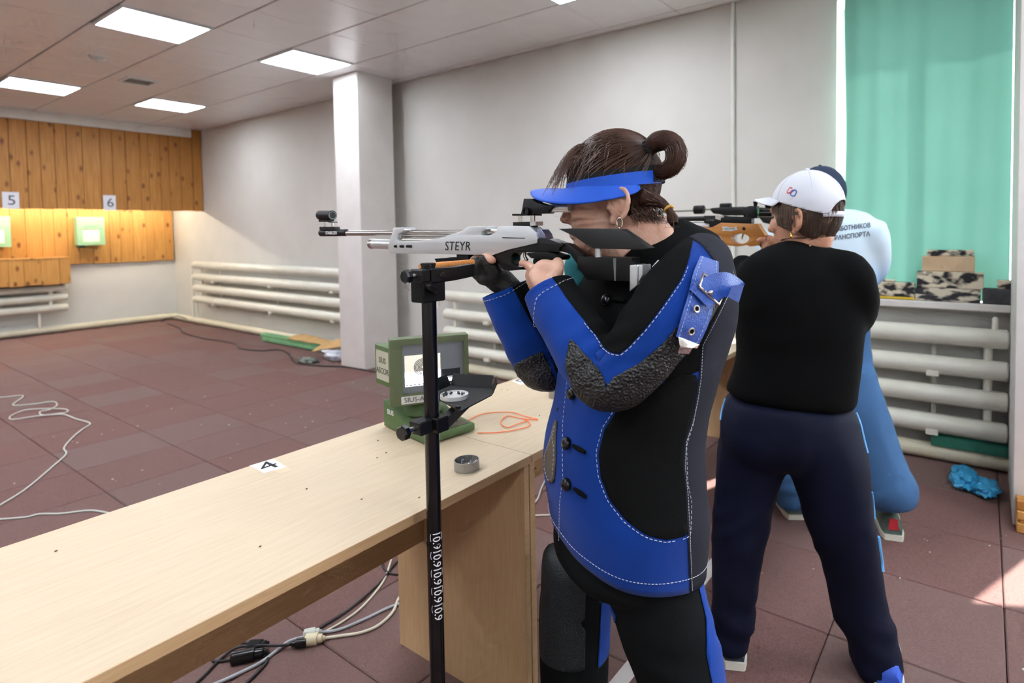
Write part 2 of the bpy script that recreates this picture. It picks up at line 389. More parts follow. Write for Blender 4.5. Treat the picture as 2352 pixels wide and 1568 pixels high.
while x > -1.1:
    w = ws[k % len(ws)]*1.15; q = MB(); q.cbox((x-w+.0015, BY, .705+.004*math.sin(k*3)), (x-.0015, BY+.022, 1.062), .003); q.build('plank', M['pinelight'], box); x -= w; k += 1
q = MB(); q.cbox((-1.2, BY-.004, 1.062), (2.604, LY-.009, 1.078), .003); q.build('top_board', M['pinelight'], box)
# lamp strip hidden behind the screen, lighting the targets
sl = thing('strip_light', 'strip light behind the pine screen above the targets', 'lamp', (1.4, SY+.5, 1.86))
MB().box((-.8, SY+.55, 1.925), (3.9, SY+.65, 1.97)).build('housing', M['white'], sl)
M['striplow'] = mat('strip_tube', 'ffffff', .5, emit=('fff2da', TARGET_POWER))
MB().tube([(-.75, SY+.6, 1.90), (3.85, SY+.6, 1.90)], .016, 10).build('tube', M['striplow'], sl, smooth=True)
tgreen = mat('target_green', '9ccaa4', .5); tcard = mat('target_card', 'f4f0ea', .8)
def target_box(x0, lab_):
    x1 = x0+.32; y0, y1, z0, z1 = 10.75, LY-.006, 1.234, 1.645
    t = thing('target_box', lab_, 'target', ((x0+x1)/2, y0, z0), 'electronic target boxes')
    f = MB(); hx0, hx1, hz0, hz1 = x0+.065, x1-.06, z0+.055, z0+.235
    f.prism([(x0, y0, z0), (x1, y0, z0), (x1, y0, z1), (x0, y0, z1)], (0, .012, 0), [[(hx0, y0, hz0), (hx0, y0, hz1), (hx1, y0, hz1), (hx1, y0, hz0)]]); f.build('front_plate', tgreen, t)
    MB().cbox((x0+.004, y0+.0125, z0+.004), (x1-.004, y1, z1-.004), .006).build('housing', tgreen, t)
    MB().box((hx0-.004, y0+.0122, hz0-.004), (hx1+.004, y0+.0124, hz1+.004)).build('card', tcard, t)
    MB().lathe(((x0+x1)/2+.002, y0+.0121, (hz0+hz1)/2), [(.005, 0), (.005, -.0004)], 14, (0, 1, 0)).build('bullseye', mat('bull_grey', 'cfcac6', .8), t)
    MB().box((hx0+.02, y0-.0004, hz1+.03), (hx1-.03, y0, hz1+.038)).build('marking', mat('mark_green', '5f8f6c', .7), t)
    MB().cbox((x0+.01, y0+.02, z0-.03), (x0+.09, y0+.12, z0+.003), .004).build('bracket', mat('bracket_green', '2f5a48', .6), t)
target_box(2.735, 'pale green target box below the number six card'); target_box(1.72, 'pale green target box at the photo edge below the number five card')
def number_card(n, x0, x1, lab_):
    c = thing('number_card', lab_, 'card', ((x0+x1)/2, SY-.012, 1.714), 'number cards on the pine screen')
    MB().box((x0, SY-.014, 1.714), (x1, SY-.011, 1.918)).build('sheet', mat('card_paper', 'e3e4ea', .8), c)
    text_mesh(n, .17, frame(((x0+x1)/2+.008, SY-.0145, 1.812), (1, 0, 0), (0, 0, 1))).build('numeral', mat('card_ink', '4c4c56', .8), c)
number_card('6', 2.785, 2.925, 'white number 6 card on the pine screen above the whole target box'); number_card('5', 1.80, 1.952, 'white number 5 card on the pine screen at the photo edge')

# ---------------------------------------------------------------- radiators and pipes
def radiator(label, axis, c, a0, a1, zs, r=.053, links=(), brackets=(), riser=None, wall=None, flip=0):
    """horizontal tubes along axis 'y' (at x=c) or 'x' (at y=c)"""
    P = (lambda a, z, o=0: (c+o, a, z)) if axis == 'y' else (lambda a, z, o=0: (a, c+o, z))
    root = thing('radiator', label, 'radiator', P((a0+a1)/2, zs[-1]-r))
    for z in zs:
        t = MB(); t.tube([P(a0, z), P(a0+.006, z), P(a0+.012, z), P(a1-.012, z), P(a1-.006, z), P(a1, z)], [r*.8, r*.95, r, r, r*.95, r*.8], 20); t.build('tube', M['pipe'], root, smooth=True)
    for a in links:
        for z, z2 in zip(zs, zs[1:]): t = MB(); t.tube([P(a, z-r*.8, .01), P(a, z2+r*.8, .01)], .021, 12); t.build('link_pipe', M['pipe'], root, smooth=True)
    for a in brackets:
        t = MB(); t.box(P(a-.012, zs[-1]-.1, .06), P(a+.012, zs[0]+.02, .068))
        for z in (zs[1], zs[-1]): t.box(P(a-.03, z-.005-r, -.05), P(a+.03, z+.025-r, .066))
        t.build('bracket', M['pipe'], root)
    if riser:
        a, z0, z1 = riser; t = MB(); t.tube([P(a, z0, .0), P(a, (z0+z1)/2, 0), P(a, z1-.01, 0), P(a, z1, 0)], [.015, .015, .015, .008], 12); t.build('air_vent', M['pipe'], root, smooth=True)
    return root
RX = 3.885
radiator('four-tube white radiator under the window sill', 'y', RX, -.112, 1.30, [.742, .568, .399, .228], .054, links=(-.02, 1.2), brackets=(.24, .9), riser=(-.05, .78, .862))
radiator('four-tube white radiator on the wall between the column and the blue-jacketed shooter', 'y', RX, 2.2, 4.325, [.742, .566, .396, .226], .052, links=(4.2, 2.3), brackets=(3.75, 2.7), riser=(4.44, .62, .80))
radiator('four-tube white radiator on the side wall beyond the column', 'y', RX, 5.75, 9.86, [.907, .730, .560, .392], .057, links=(9.66, 5.9), brackets=(9.2, 7.6, 6.2))
radiator('two-tube white radiator on the end wall under the pine ledge', 'x', 10.78, -1.0, 2.60, [.640, .505, .36], .05, links=(2.42,), brackets=(1.2,))
b = MB(); q = WX-.095
b.tube(spline([(q, -.5, .052), (q, 2, .052), (q, 5, .052), (q, 8, .052), (q, 10.6, .052)], 3)+spline([(q-.02, 10.72, .052), (q-.12, WY-.1, .052), (2, WY-.1, .052), (-1.5, WY-.1, .052)], 3), .047, 16)
pb = b.build('heating_pipe', M['pipe2'], smooth=True); tag(pb, 'long cream heating pipe along the foot of the walls', 'pipe')
b = MB()
b.tube(spline([(RX+.02, 10.02, .09), (RX+.02, 10.02, .5), (RX+.02, 10.02, .86), (RX+.02, 9.95, .905), (RX+.01, 9.85, .907)], 4), .016, 10); tag(b.build('feed_pipe', M['pipe'], smooth=True), 'thin white feed pipe rising to the far radiator corner', 'pipe')
b = MB(); b.tube(spline([(RX+.03, 9.9, .09), (RX+.03, 9.9, .33), (RX+.02, 9.86, .385)], 4), .014, 10); tag(b.build('return_pipe', M['pipe'], smooth=True), 'short white pipe at the lowest tube of the far radiator', 'pipe')
b = MB(); b.tube([(2.3, 10.82, .09), (2.3, 10.82, .32)], .02, 10); tag(b.build('feed_pipe', M['pipe'], smooth=True), 'white pipe stub below the end wall radiator', 'pipe')

# ---------------------------------------------------------------- firing line tables
TY0, TY1 = 1.022, 1.608
def table(x0, x1, label):
    t = thing('firing_table', label, 'table', ((x0+x1)/2, (TY0+TY1)/2, 0), 'beech firing line tables')
    top = MB().box((x0, TY0+.0015, .728), (x1, TY1-.0015, .75)).build('table_top', M['beech'], t)
    MB().box((x0, TY0, .7282), (x1, TY0+.0014, .7498)).build('edge_band', M['beechedge'], top)
    MB().box((x0, TY1-.0014, .7282), (x1, TY1, .7498)).build('edge_band', M['beechedge'], top)
    for a in (x0+.001, x1-.023):
        s = MB().box((a, TY0+.012, 0), (a+.022, TY1-.022, .728)).build('side_panel', M['beechv'], t)
        MB().box((a+.0005, TY0+.0105, .001), (a+.0215, TY0+.0119, .727)).build('edge_band', M['beechedge'], s)
    MB().box((x0+.0235, 1.452, .39), (x1-.0235, 1.47, .727)).build('modesty_panel', M['apron'], t)
table(.018, 1.2155, 'long beech table with the number 4 label and the green monitor')
table(1.2175, 2.414, 'beech table with the number 5 label beside the blue-jacketed shooter')
table(2.416, 3.6, 'far beech table half hidden behind the person in black')
def floor_card(n, q, lab_):
    pts = [at(x, y, Z=.7508) for x, y in q]; c0 = sum(pts, Vector())/4
    c = thing('number_label', lab_, 'label', (c0.x, c0.y, .7503), 'number labels on the firing tables')
    MB().prism([Vector((p.x, p.y, .7504)) for p in pts], (0, 0, .0004)).build('sheet', M['paper'], c)
    text_mesh(n, .088, frame((c0.x, c0.y, .7512), (1, 0, 0), (0, 1, 0)), .0003).build('numeral', M['ink'], c)
    tp = pts; d = (pts[3]-pts[0]).normalized()
    MB().prism([Vector((p.x, p.y, .7502)) for p in (pts[3]-d*.01+(pts[2]-pts[3])*.4, pts[2]-d*.01, pts[2]+d*.035, pts[3]+d*.035+(pts[2]-pts[3])*.4)], (0, 0, .0002)).build('tape', mat('clear_tape', 'd3bb98', .3), c)
floor_card('4', [(573, 1069), (627, 1053), (658, 1072), (606, 1086)], 'white paper label 4 taped to the table in front of the green monitor')
floor_card('5', [(1176, 874), (1205, 869), (1228, 876), (1195, 883)], 'white paper label 5 taped to the table beyond the elbow of the blue jacket')

# ---------------------------------------------------------------- scoring monitors
def monitor(O, label, full=True):
    """O: front corner of the base on the table; built in the frame of the first one and moved"""
    D = Vector(O)-Vector((1.099, 1.318, .75))
    root = thing('scoring_monitor', label, 'monitor', Vector((1.19, 1.42, .75))+D)
    T = Matrix.Translation(Vector(O)) @ Matrix.Rotation(math.radians(-9), 4, 'Z')
    w, dp = .17, .252
    q = MB()
    prof = [(0, .004), (0, .026), (.1, .032), (dp, .088), (dp, .004)]
    q.prism([T @ Vector((0, y, z)) for y, z in prof], T.to_3x3() @ Vector((w, 0, 0))); base = q.build('base', M['mongreen'], root, bevel=.003)
    for x in (.02, w-.04):
        for y in (.03, dp-.05): MB().box((x, y, 0), (x+.02, y+.02, .005), T).build('foot', M['blackmatte'], base)
    kp = [T @ Vector((x, y, z)) for x, y, z in ((.02, .012, .0274), (w-.015, .012, .0274), (w-.015, .092, .0322), (.02, .092, .0322))]
    MB().prism(kp, (0, 0, .0006)).build('keypad', mat('keypad_brown', '6b6250', .5, var=('55503f', 30, .3)), base)
    for k in range(9):
        x = .03+k*.0125; MB().box((x, .045, .0302), (x+.008, .055, .0318), T).build('key', mat('key_dark', '4b4a3c', .5), base)
    MB().prism([T @ Vector(p) for p in ((.045, .02, .0283), (.09, .02, .0283), (.09, .03, .0289), (.045, .03, .0289))], (0, 0, .0007)).build('display_window', M['blackgloss'], base)
    text_mesh('SIUS', .022, frame(T @ Vector((-.0008, dp-.045, .055)), T.to_3x3() @ Vector((0, -1, 0)), (0, 0, 1))).build('logo', M['paper'], base)
    MB().lathe(T @ Vector((w/2, .165, .05)), [(.06, 0), (.055, .02), (.04, .045)], 24).build('swivel', M['mongreen'], root, smooth=True)
    # screen unit, swivelled towards the shooter
    ex = Vector((.842, -.54, 0)).normalized(); ez = Vector((0, 0, 1)); ny = Vector((.54, .842, 0)).normalized()
    S = Matrix.Translation(Vector((1.085, 1.457, .843))+D) @ Matrix((ex, ny, ez)).transposed().to_4x4()
    W_, H_ = .236, .204
    P = lambda x, y, z: S @ Vector((x, y, z))
    q = MB(); inn = [(.036, .034), (W_-.016, .034), (W_-.016, H_-.02), (.036, H_-.02)]
    q.prism([P(x, 0, z) for x, z in ((0, 0), (W_, 0), (W_, H_), (0, H_))], S.to_3x3() @ Vector((0, .045, 0)), [[P(x, 0, z) for x, z in inn]]); bz = q.build('bezel', M['monframe'], root, bevel=.0025)
    q = MB(); a = [P(x, .046, z) for x, z in ((.008, .006), (W_-.008, .006), (W_-.008, H_-.01), (.008, H_-.01))]; c_ = [P(x, .13, z) for x, z in ((.012, .03), (W_-.012, .03), (W_-.012, H_-.04), (.012, H_-.04))]
    q.rings([a, c_]); tb = q.build('tube_housing', M['mongreen'], root)
    # label plate on the side of the rear box
    q = MB(); q.prism([P(x, y, .05) for x, y in ((.002, .035), (.06, .035), (.06, .14), (-.034, .14), (-.034, .128))], (0, 0, .122)); sb = q.build('side_box', M['mongreen'], root, bevel=.002)
    sd_ = (S.to_3x3() @ Vector((.036, -.093, 0))).normalized(); sn_ = (S.to_3x3() @ Vector((-.093, -.036, 0))).normalized()
    MB().prism([P(-.034+.036*t, .128-.093*t, z)+sn_*.0012 for t, z in ((.08, .066), (.94, .066), (.94, .158), (.08, .158))], -sn_*.0008).build('side_label', mat('label_grey', 'b7b6a2', .6), sb)
    for k, (s_, z) in enumerate((('SIUS', .128), ('ASCOR', .095))): text_mesh(s_, .026, frame(P(-.0155, .0805, z)+sn_*.0016, sd_, ez)).build('side_lettering', mat('label_ink', '45483c', .6), sb)
    scr = MB().box((.03, .012, .03), (W_-.012, .016, H_-.014), S).build('screen', mat('screen_off', '6d7276', .25, emit=('5c6064', .25)), root)
    L_ = lambda x0, z0, x1, z1, m, n, y=.0115: MB().box((x0, y, z0), (x1, y+.0004, z1), S).build(n, m, scr)
    lit = mat('screen_lit', 'd8d5cc', .4, emit=('c9c4b4', .75)); bright = mat('screen_bright', 'ffffff', .4, emit=('f6f6ff', 1.6)); dark = mat('screen_dark', '2e3236', .4)
    L_(.043, .055, .150, .150, lit, 'display_field', .0116); L_(.043, .055, .150, .098, bright, 'display_bar', .0112); L_(.154, .055, W_-.026, .098, dark, 'score_field', .0112)
    L_(.158, .058, .166, .072, bright, 'score_row', .0108); L_(.172, .060, .196, .070, bright, 'score_row', .0108); L_(.156, .0735, .206, .0745, bright, 'score_row', .0108)
    for k in range(6): L_(.045+k*.012, .0575, .052+k*.012, .0605, dark, 'status_mark', .0109)
    ringm = mat('ring_ink', '4a4e50', .5)
    cx, cz = .096, .112
    for k in range(6):
        r1 = .004+.004*k; q = MB(); n = 28
        q.rings([[P(cx+math.cos(2*math.pi*i/n)*rr, .0106, cz+math.sin(2*math.pi*i/n)*rr) for i in range(n)] for rr in (r1, r1+.0022)], False); q.build('target_ring', ringm, scr)
    lb = MB().box((.03, -.0012, .006), (.16, .0, .029), S).build('name_plate', mat('plate_white', 'd4d2cd', .5), bz)
    text_mesh('SIUS-ASCOR', .021, frame(P(.095, -.0016, .0175), ex, ez)).build('name_lettering', mat('label_ink', '45483c', .6), lb)
    return root
monitor((1.099, 1.318, .75), 'olive green scoring monitor on the number 4 table behind the black post')
monitor((2.98, 1.30, .75), 'olive green scoring monitor on the far table behind the person in black')

# ---------------------------------------------------------------- pellet tins and string
def tin(p, r, h, label, lid=False, parent_z=None):
    t = thing('pellet_tin', label, 'tin', p, 'round pellet tins'); x, y, z = p
    MB().lathe(p, [(r, 0), (r, .002), (r, h), (r*.94, h), (r*.94, .006), (r*.05, .006)], 32).build('tin_body', M['tin'] if not lid else mat('tin_white', 'dcdcda', .35, metal=.3), t, smooth=True)
    rnd = random.Random(int(x*1000)); q = MB()
    for k in range(26 if not lid else 12):
        a = rnd.uniform(0, 6.28); d = r*.8*math.sqrt(rnd.random()); zz = z+.0085+rnd.uniform(0, h*.35 if not lid else .001); c_ = Vector((x+math.cos(a)*d, y+math.sin(a)*d, zz)); ax = Vector((rnd.uniform(-1, 1), rnd.uniform(-1, 1), rnd.uniform(-1, 1)))
        q.lathe(c_, [(.0022, -.003), (.0018, 0), (.0024, .003)], 8, ax)
    q.build('pellets', M['lead'] if not lid else mat('lead_dark', '55565a', .4, metal=.7), t, smooth=True)['kind'] = 'stuff'
    return t
tin((1.052, 1.105, .7505), .0325, .024, 'open tin of lead pellets on the table beside the post')
tin((1.70, 1.30, .7505), .032, .024, 'pellet tin on the second table peeping out behind the jacket front')
tin((3.05, 1.185, .7505), .042, .012, 'shallow pellet tin on the far table by the person in black')
pts = [at(x, y, Z=.7535) for x, y in ((1075, 965), (1110, 950), (1170, 946), (1205, 955), (1235, 963), (1200, 961), (1165, 955), (1150, 970), (1165, 981), (1190, 973), (1213, 964), (1205, 962), (1217, 972), (1205, 982), (1150, 992), (1096, 994))]
b = MB(); b.tube(spline(pts, 8), .0016, 6); tag(b.build('orange_string', M['orange'], smooth=True), 'loop of bright orange string lying on the table', 'string')
crumbs = MB(); rnd = random.Random(3)
for k in range(26):
    p = Vector((rnd.uniform(.3, 2.2), rnd.uniform(1.06, 1.58), .7515)); crumbs.ellipsoid(p, ((.003, 0, 0), (0, .0018, 0), (0, 0, .0012)), 6, 4)
tag(crumbs.build('table_crumbs', mat('crumb', '6d5138', .8)), 'tiny dark crumbs scattered on the table tops', 'crumbs', kind='stuff')

# ---------------------------------------------------------------- rifle rest stand
PXc, PYc = .822, .967
st = thing('rifle_stand', 'black rifle rest stand with a tray and white 10.9 lettering', 'stand', (PXc, PYc, 0))
b = MB(); b.tube([(PXc, PYc, .02), (PXc, PYc, .33), (PXc, PYc, .3301), (PXc, PYc, .70), (PXc, PYc, .7001), (PXc, PYc, 1.24)], [.0165, .0165, .0162, .0162, .0155, .0155], 28); b.build('post', M['blackgloss'], st, smooth=True)
for z in (.335, .70): MB().lathe((PXc, PYc, z), [(.0172, 0), (.0174, .0015), (.0172, .003)], 28).build('collar', M['black'], st, smooth=True)
for k in range(3):
    a = 2.2+k*2.094; MB().tube([(PXc, PYc, .06), (PXc+.2*math.cos(a), PYc+.2*math.sin(a), .012)], .011, 12).build('foot_bar', M['black'], st, smooth=True)
MB().cbox((PXc-.032, PYc-.02, 1.222), (PXc+.03, PYc+.02, 1.268), .003).build('block', M['blackmatte'], st)
MB().cbox((PXc-.034, PYc-.022, 1.264), (PXc-.012, PYc+.02, 1.292), .003).build('clamp_jaw', M['black'], st)
MB().cbox((PXc-.010, PYc-.024, 1.262), (PXc+.022, PYc+.02, 1.293), .003).build('clamp_jaw', M['black'], st)
MB().lathe((PXc, PYc, 1.285), [(.0145, 0), (.0145, .012), (.016, .0125), (.016, .018), (.012, .019)], 24).build('post_cap', M['blackgloss'], st, smooth=True)
kn = MB().lathe((PXc-.066, PYc-.004, 1.279), [(.012, 0), (.0145, .003), (.0145, .012), (.01, .015)], 8, (1, 0, 0)).build('clamp_knob', M['blackgloss'], st); MB().tube([(PXc-.052, PYc-.004, 1.279), (PXc-.03, PYc-.004, 1.279)], .005, 10).build('screw', M['steel'], kn, smooth=True)
MB().tube([(PXc-.03, PYc-.035, 1.26), (PXc-.018, PYc-.03, 1.252), (PXc-.002, PYc-.024, 1.243)], [.006, .013, .006], 8, flat=.5).build('wing_nut', M['black'], st, smooth=True)
# bracket arm out to the yoke under the hand
zz = 1.277
arm = MB(); arm.prism([(PXc+.02, PYc-.022, zz-.015), (PXc+.06, PYc-.022, zz-.014), (PXc+.062, PYc-.022, zz+.014), (PXc+.02, PYc-.022, zz+.016)], (0, .03, 0)); arm.prism([(PXc+.061, PYc-.02, zz-.014), (PXc+.120, PYc-.016, zz-.010), (PXc+.120, PYc-.016, zz+.018), (PXc+.061, PYc-.02, zz+.0155)], (0, .022, 0)); arm.build('bracket_arm', M['black'], st, bevel=.0015)
MB().lathe((PXc+.018, PYc-.024, zz), [(.008, 0), (.008, -.001), (.005, -.0012)], 18, (0, 1, 0)).build('bolt', M['blackgloss'], st)
q = MB(); q.tube([(PXc+.005, PYc+.03, 1.2935), (PXc+.16, PYc+.03, 1.2955)], .0075, 12)
for k in range(17): q.lathe((PXc+.010+k*.009, PYc+.03, 1.2937), [(.0076, -.002), (.0088, 0), (.0076, .002)], 12, (1, 0, 0), False)
q.build('rest_pad', mat('pad_orange', 'd98f4b', .7), st, smooth=True, angle=80)
# tray
tz = 1.0; tr_pts = [(.855, .915), (.985, .945), (1.03, .99), (.99, 1.09), (.908, 1.07)]
zc = .972
tray = MB(); tray.prism([(x, y, zc+.012) for x, y in tr_pts], (0, 0, .0025)); tray = tray.build('tray', M['black'], st)
for (a, c_) in zip(tr_pts, tr_pts[1:]+tr_pts[:1]):
    if a in (tr_pts[0], tr_pts[4]): continue
    d = (Vector((*c_, 0))-Vector((*a, 0))); n = Vector((d.y, -d.x, 0)).normalized()
    A, B = Vector((*a, zc+.0145)), Vector((*c_, zc+.0145)); MB().prism([A, B, B+n*.012+Vector((0, 0, .026)), A+n*.012+Vector((0, 0, .026))], n*.0015).build('tray_wall', M['black'], tray)
MB().lathe((.868, .935, zc+.0148), [(.006, 0), (.006, .004)], 12).build('tray_screw', M['blackgloss'], tray)
MB().cbox((PXc-.045, PYc-.018, .948), (PXc-.012, PYc+.018, .976), .002).build('clamp_jaw', M['black'], st); MB().cbox((PXc-.009, PYc-.028, .944), (PXc+.024, PYc+.018, .976), .002).build('clamp_jaw', M['black'], st)
k2 = MB().lathe((PXc-.082, PYc-.002, .962), [(.013, 0), (.016, .003), (.016, .013), (.011, .016)], 8, (1, .1, 0)).build('clamp_knob', M['blackgloss'], st); MB().tube([(PXc-.066, PYc, .962), (PXc-.044, PYc, .962)], .006, 10).build('screw', M['steel'], k2, smooth=True)
MB().prism([(PXc+.02, PYc-.026, .946), (.95, .985, .958), (.95, .985, .984), (PXc+.02, PYc-.026, .97)], (-.01, .014, 0)).build('tray_arm', M['black'], st)
tin((.918, 1.0, zc+.0147), .032, .009, 'open white pellet lid on the black stand tray', True)
# lettering wrapped round the post: (10.9 five times, reading downwards
vd = Vector((-PXc, -PYc, 0)).normalized(); vr = Vector((-vd.y, vd.x, 0))   # towards the viewer side, and sideways
def wrap_post(mb, R_):
    bm = bmesh.new(); vv = [bm.verts.new(v) for v in mb.v]
    for f_ in mb.f:
        try: bm.faces.new([vv[i] for i in f_])
        except ValueError: pass
    bmesh.ops.triangulate(bm, faces=list(bm.faces)); bmesh.ops.subdivide_edges(bm, edges=list(bm.edges), cuts=3); bm.verts.index_update(); mb.v = [v.co.copy() for v in bm.verts]; mb.f = [tuple(v.index for v in f_.verts) for f_ in bm.faces]; bm.free()
    for v in mb.v:
        a = v.x/R_; rr = R_+v.z; p = Vector((PXc, PYc, 0))+vd*math.cos(a)*rr+vr*math.sin(a)*rr; v.x, v.y, v.z = p.x, p.y, v.y
    return mb
z_top = at(1007, 1208, Y=PYc).z; z_bot = at(1017, 1405, Y=PYc).z; step = (z_top-z_bot)/5
for k in range(5):
    T = Matrix.Translation((.004, z_top-(k+.47)*step, .0006)) @ Matrix.Rotation(-math.pi/2, 4, 'Z')
    m_ = text_mesh('10.9', .024, T, .0003, spacing=.95); wrap_post(m_, .0164).build('lettering', M['paper'], st)
    q = MB(); n = 10
    for sx in (-1, 1):
        for i in range(n):
            t0, t1 = -.95+1.9*i/n, -.95+1.9*(i+1)/n; yy = z_top-(k+.30)*step
            q.add([(.004+sx*(.0085+.0035*math.cos(t)+w_), yy+math.sin(t)*step*.25, .0008) for t, w_ in ((t0, 0), (t1, 0), (t1, .0011), (t0, .0011))], [(0, 1, 2, 3)])
    wrap_post(q, .0164).build('bracket_mark', M['paper'], st)

# ---------------------------------------------------------------- window side things
cloth = bpy.data.materials.new('green_blind'); cloth.use_nodes = True; nt = cloth.node_tree; nt.nodes.remove(nt.nodes['Principled BSDF'])
df = nt.nodes.new('ShaderNodeBsdfDiffuse'); tl = nt.nodes.new('ShaderNodeBsdfTranslucent'); mx_ = nt.nodes.new('ShaderNodeMixShader'); mx_.inputs[0].default_value = .042
nz = nt.nodes.new('ShaderNodeTexNoise'); nz.inputs['Scale'].default_value = 2.2; tc = nt.nodes.new('ShaderNodeTexCoord'); nt.links.new(tc.outputs['Object'], nz.inputs['Vector'])
cr_ = nt.nodes.new('ShaderNodeMix'); cr_.data_type = 'RGBA'; cr_.inputs[6].default_value = (*lin('78b4a0'), 1); cr_.inputs[7].default_value = (*lin('86bfad'), 1); nt.links.new(nz.outputs['Fac'], cr_.inputs[0])
nt.links.new(cr_.outputs[2], df.inputs[0]); nt.links.new(cr_.outputs[2], tl.inputs[0]); nt.links.new(df.outputs[0], mx_.inputs[1]); nt.links.new(tl.outputs[0], mx_.inputs[2]); nt.links.new(mx_.outputs[0], nt.nodes['Material Output'].inputs[0])
b = MB(); ny_, nz_ = 60, 40
for j in range(nz_+1):
    for i in range(ny_+1):
        u, w_ = i/ny_, j/nz_; y = -.113+u*(.733+.113+.006*math.sin(w_*9)); z = .934+w_*(H-.96)
        x = 3.992+.010*math.sin(u*17+.6*math.sin(w_*3))*(.4+.6*w_)+.006*math.sin(u*41+2*w_)+.008*noise.noise((u*3, w_*4, 1))-.004*(1-w_)
        b.v.append(Vector((x, y, z)))
for j in range(nz_):
    for i in range(ny_): a = j*(ny_+1)+i; b.f.append((a, a+1, a+ny_+2, a+ny_+1))
nv = len(b.v)
cl = b.build('window_blind', cloth, smooth=True, angle=180); tag(cl, 'green cloth hung over the window above the sill', 'blind')
# marbled blocks on the sill
marb = mat('marbled_foam', 'e0d5bd', .85, var=('2b2b2d', 16, .06), stretch=(1, 1, 1.6), bump=(40, .2)); marbd = mat('marbled_foam_dark', '35363a', .85, var=('d9d0bb', 17, .05), stretch=(1, .7, 2.2)); beige = mat('beige_foam', 'ddc3a0', .85, var=('cdb08b', 9, .2), bump=(60, .2)); darkb = mat('dark_foam', '3f4043', .85, var=('55565a', 25, .2))
def block(px0, py0, px1, py1, m, label, X=3.915, dx=.09, ch=.004):
    a, c_ = at(px0, py1, X=X), at(px1, py0, X=X); q = MB(); q.cbox((X, c_.y, a.z), (X+dx, a.y, c_.z), ch)
    rr = random.Random(px0)
    for v in q.v: v.y += rr.uniform(-.002, .002); v.z += rr.uniform(-.0012, .0012) if v.z > a.z+.01 else 0
    o = q.build('foam_block', m, bevel=0); tag(o, label, 'block', 'foam blocks on the window sill'); return o
SZ = .929
def stack(items, z):
    """items from the bottom: (px0, px1, height, material, label, name)"""
    X = 3.905
    for px0, px1, hh, m, label, nm in items:
        a = at(px0, 690, X=X).y; c_ = at(px1, 690, X=X).y; q = MB(); q.cbox((X+random.uniform(0, .006), c_, z+.0005), (X+.052, a, z+hh), .004)
        o = q.build(nm, m); tag(o, label, 'block' if nm != 'yellow_plank' else 'plank', None if nm == 'yellow_plank' else 'foam blocks on the window sill'); z += hh
stack([(2102, 2252, .078, marbd, 'dark marbled foam block at the bottom of the tall sill stack', 'foam_block'), (2105, 2259, .094, marb, 'wide black and cream foam block second from the sill in the tall stack', 'foam_block'),
       (2117, 2238, .089, beige, 'plain beige foam block near the top of the tall sill stack', 'foam_block'), (2127, 2236, .036, marb, 'thin marbled foam strip on top of the tall sill stack', 'foam_block')], SZ)
stack([(1990, 2101, .016, mat('yellow_paint', 'e3c23c', .5), 'thin yellow plank under a marbled block on the sill', 'yellow_plank'), (1985, 2100, .086, marb, 'marbled foam block lying on the yellow plank on the sill', 'foam_block'), (1980, 2055, .014, marb, 'marbled foam offcut on top of the block with the yellow plank', 'foam_block')], SZ)
stack([(2256, 2329, .086, darkb, 'dark charcoal foam block on the sill beside the partition', 'foam_block'), (2290, 2330, .048, marb, 'short marbled foam block on the charcoal block by the partition', 'foam_block')], SZ)
# green plank on the heating pipe
a, c_ = at(2142, 1002, X=3.9), at(2325, 1050, X=3.9)
q = MB(); q.prism([(3.875, .245, .098), (3.875, -.116, .098), (3.875, -.116, .15), (3.875, .245, .152)], (.028, 0, .012)); tag(q.build('green_plank', mat('green_plank', '3d9077', .6, var=('347e68', 12, .3)), bevel=.002), 'green painted plank resting on the heating pipe below the radiator', 'plank')
# timber offcuts at the partition foot
pal = thing('timber_stack', 'small stack of timber battens at the foot of the partition', 'timber', (3.19, -.3, 0))
for k, (z0, z1, m) in enumerate(((.002, .045, 'pinelight'), (.046, .06, 'pine'), (.061, .1, 'pinelight'), (.101, .145, 'pine'))): MB().cbox((3.17+.006*(k % 2), -.6, z0), (3.245, -.128-.012*(k == 1), z1), .003).build('batten', M[m], pal)
# blue overshoes
ov = mat('overshoe_blue', '1f9ad6', .35, spec=.6, var=('4bb6e6', 18, .25), bump=(38, .9, 'noise', .02), trans=.15)
def blob(name, c, r, m, label, cat, seed, group=None, amp=.35, sub=4):
    bm = bmesh.new(); bmesh.ops.create_icosphere(bm, subdivisions=sub, radius=1)
    for v in bm.verts:
        n = v.co.normalized(); f = 1+amp*noise.noise(n*2.2+Vector((seed, 0, 0)))+amp*.45*noise.noise(n*6+Vector((0, seed, 0)))+amp*.25*abs(noise.noise(n*13+Vector((0, 0, seed))))
        v.co = Vector((n.x*r[0]*f, n.y*r[1]*f, max(n.z*r[2]*f, -r[2]*.9)))
    q = MB(); bm.verts.index_update(); q.add([v.co+Vector(c) for v in bm.verts], [[v.index for v in f.verts] for f in bm.faces]); bm.free()
    o = q.build(name, m, smooth=True, angle=70); tag(o, label, cat, group); return o
p1, p2_ = at(2215, 1098, Z=.03), at(2258, 1116, Z=.03)
blob('plastic_overshoe', (p1.x, p1.y, .036), (.13, .062, .038), ov, 'crumpled blue plastic overshoe nearer the radiator on the floor', 'overshoe', 2.3, 'blue overshoes')
blob('plastic_overshoe', (p2_.x-.02, p2_.y-.01, .032), (.10, .06, .034), ov, 'crumpled blue plastic overshoe nearer the partition on the floor', 'overshoe', 5.1, 'blue overshoes')

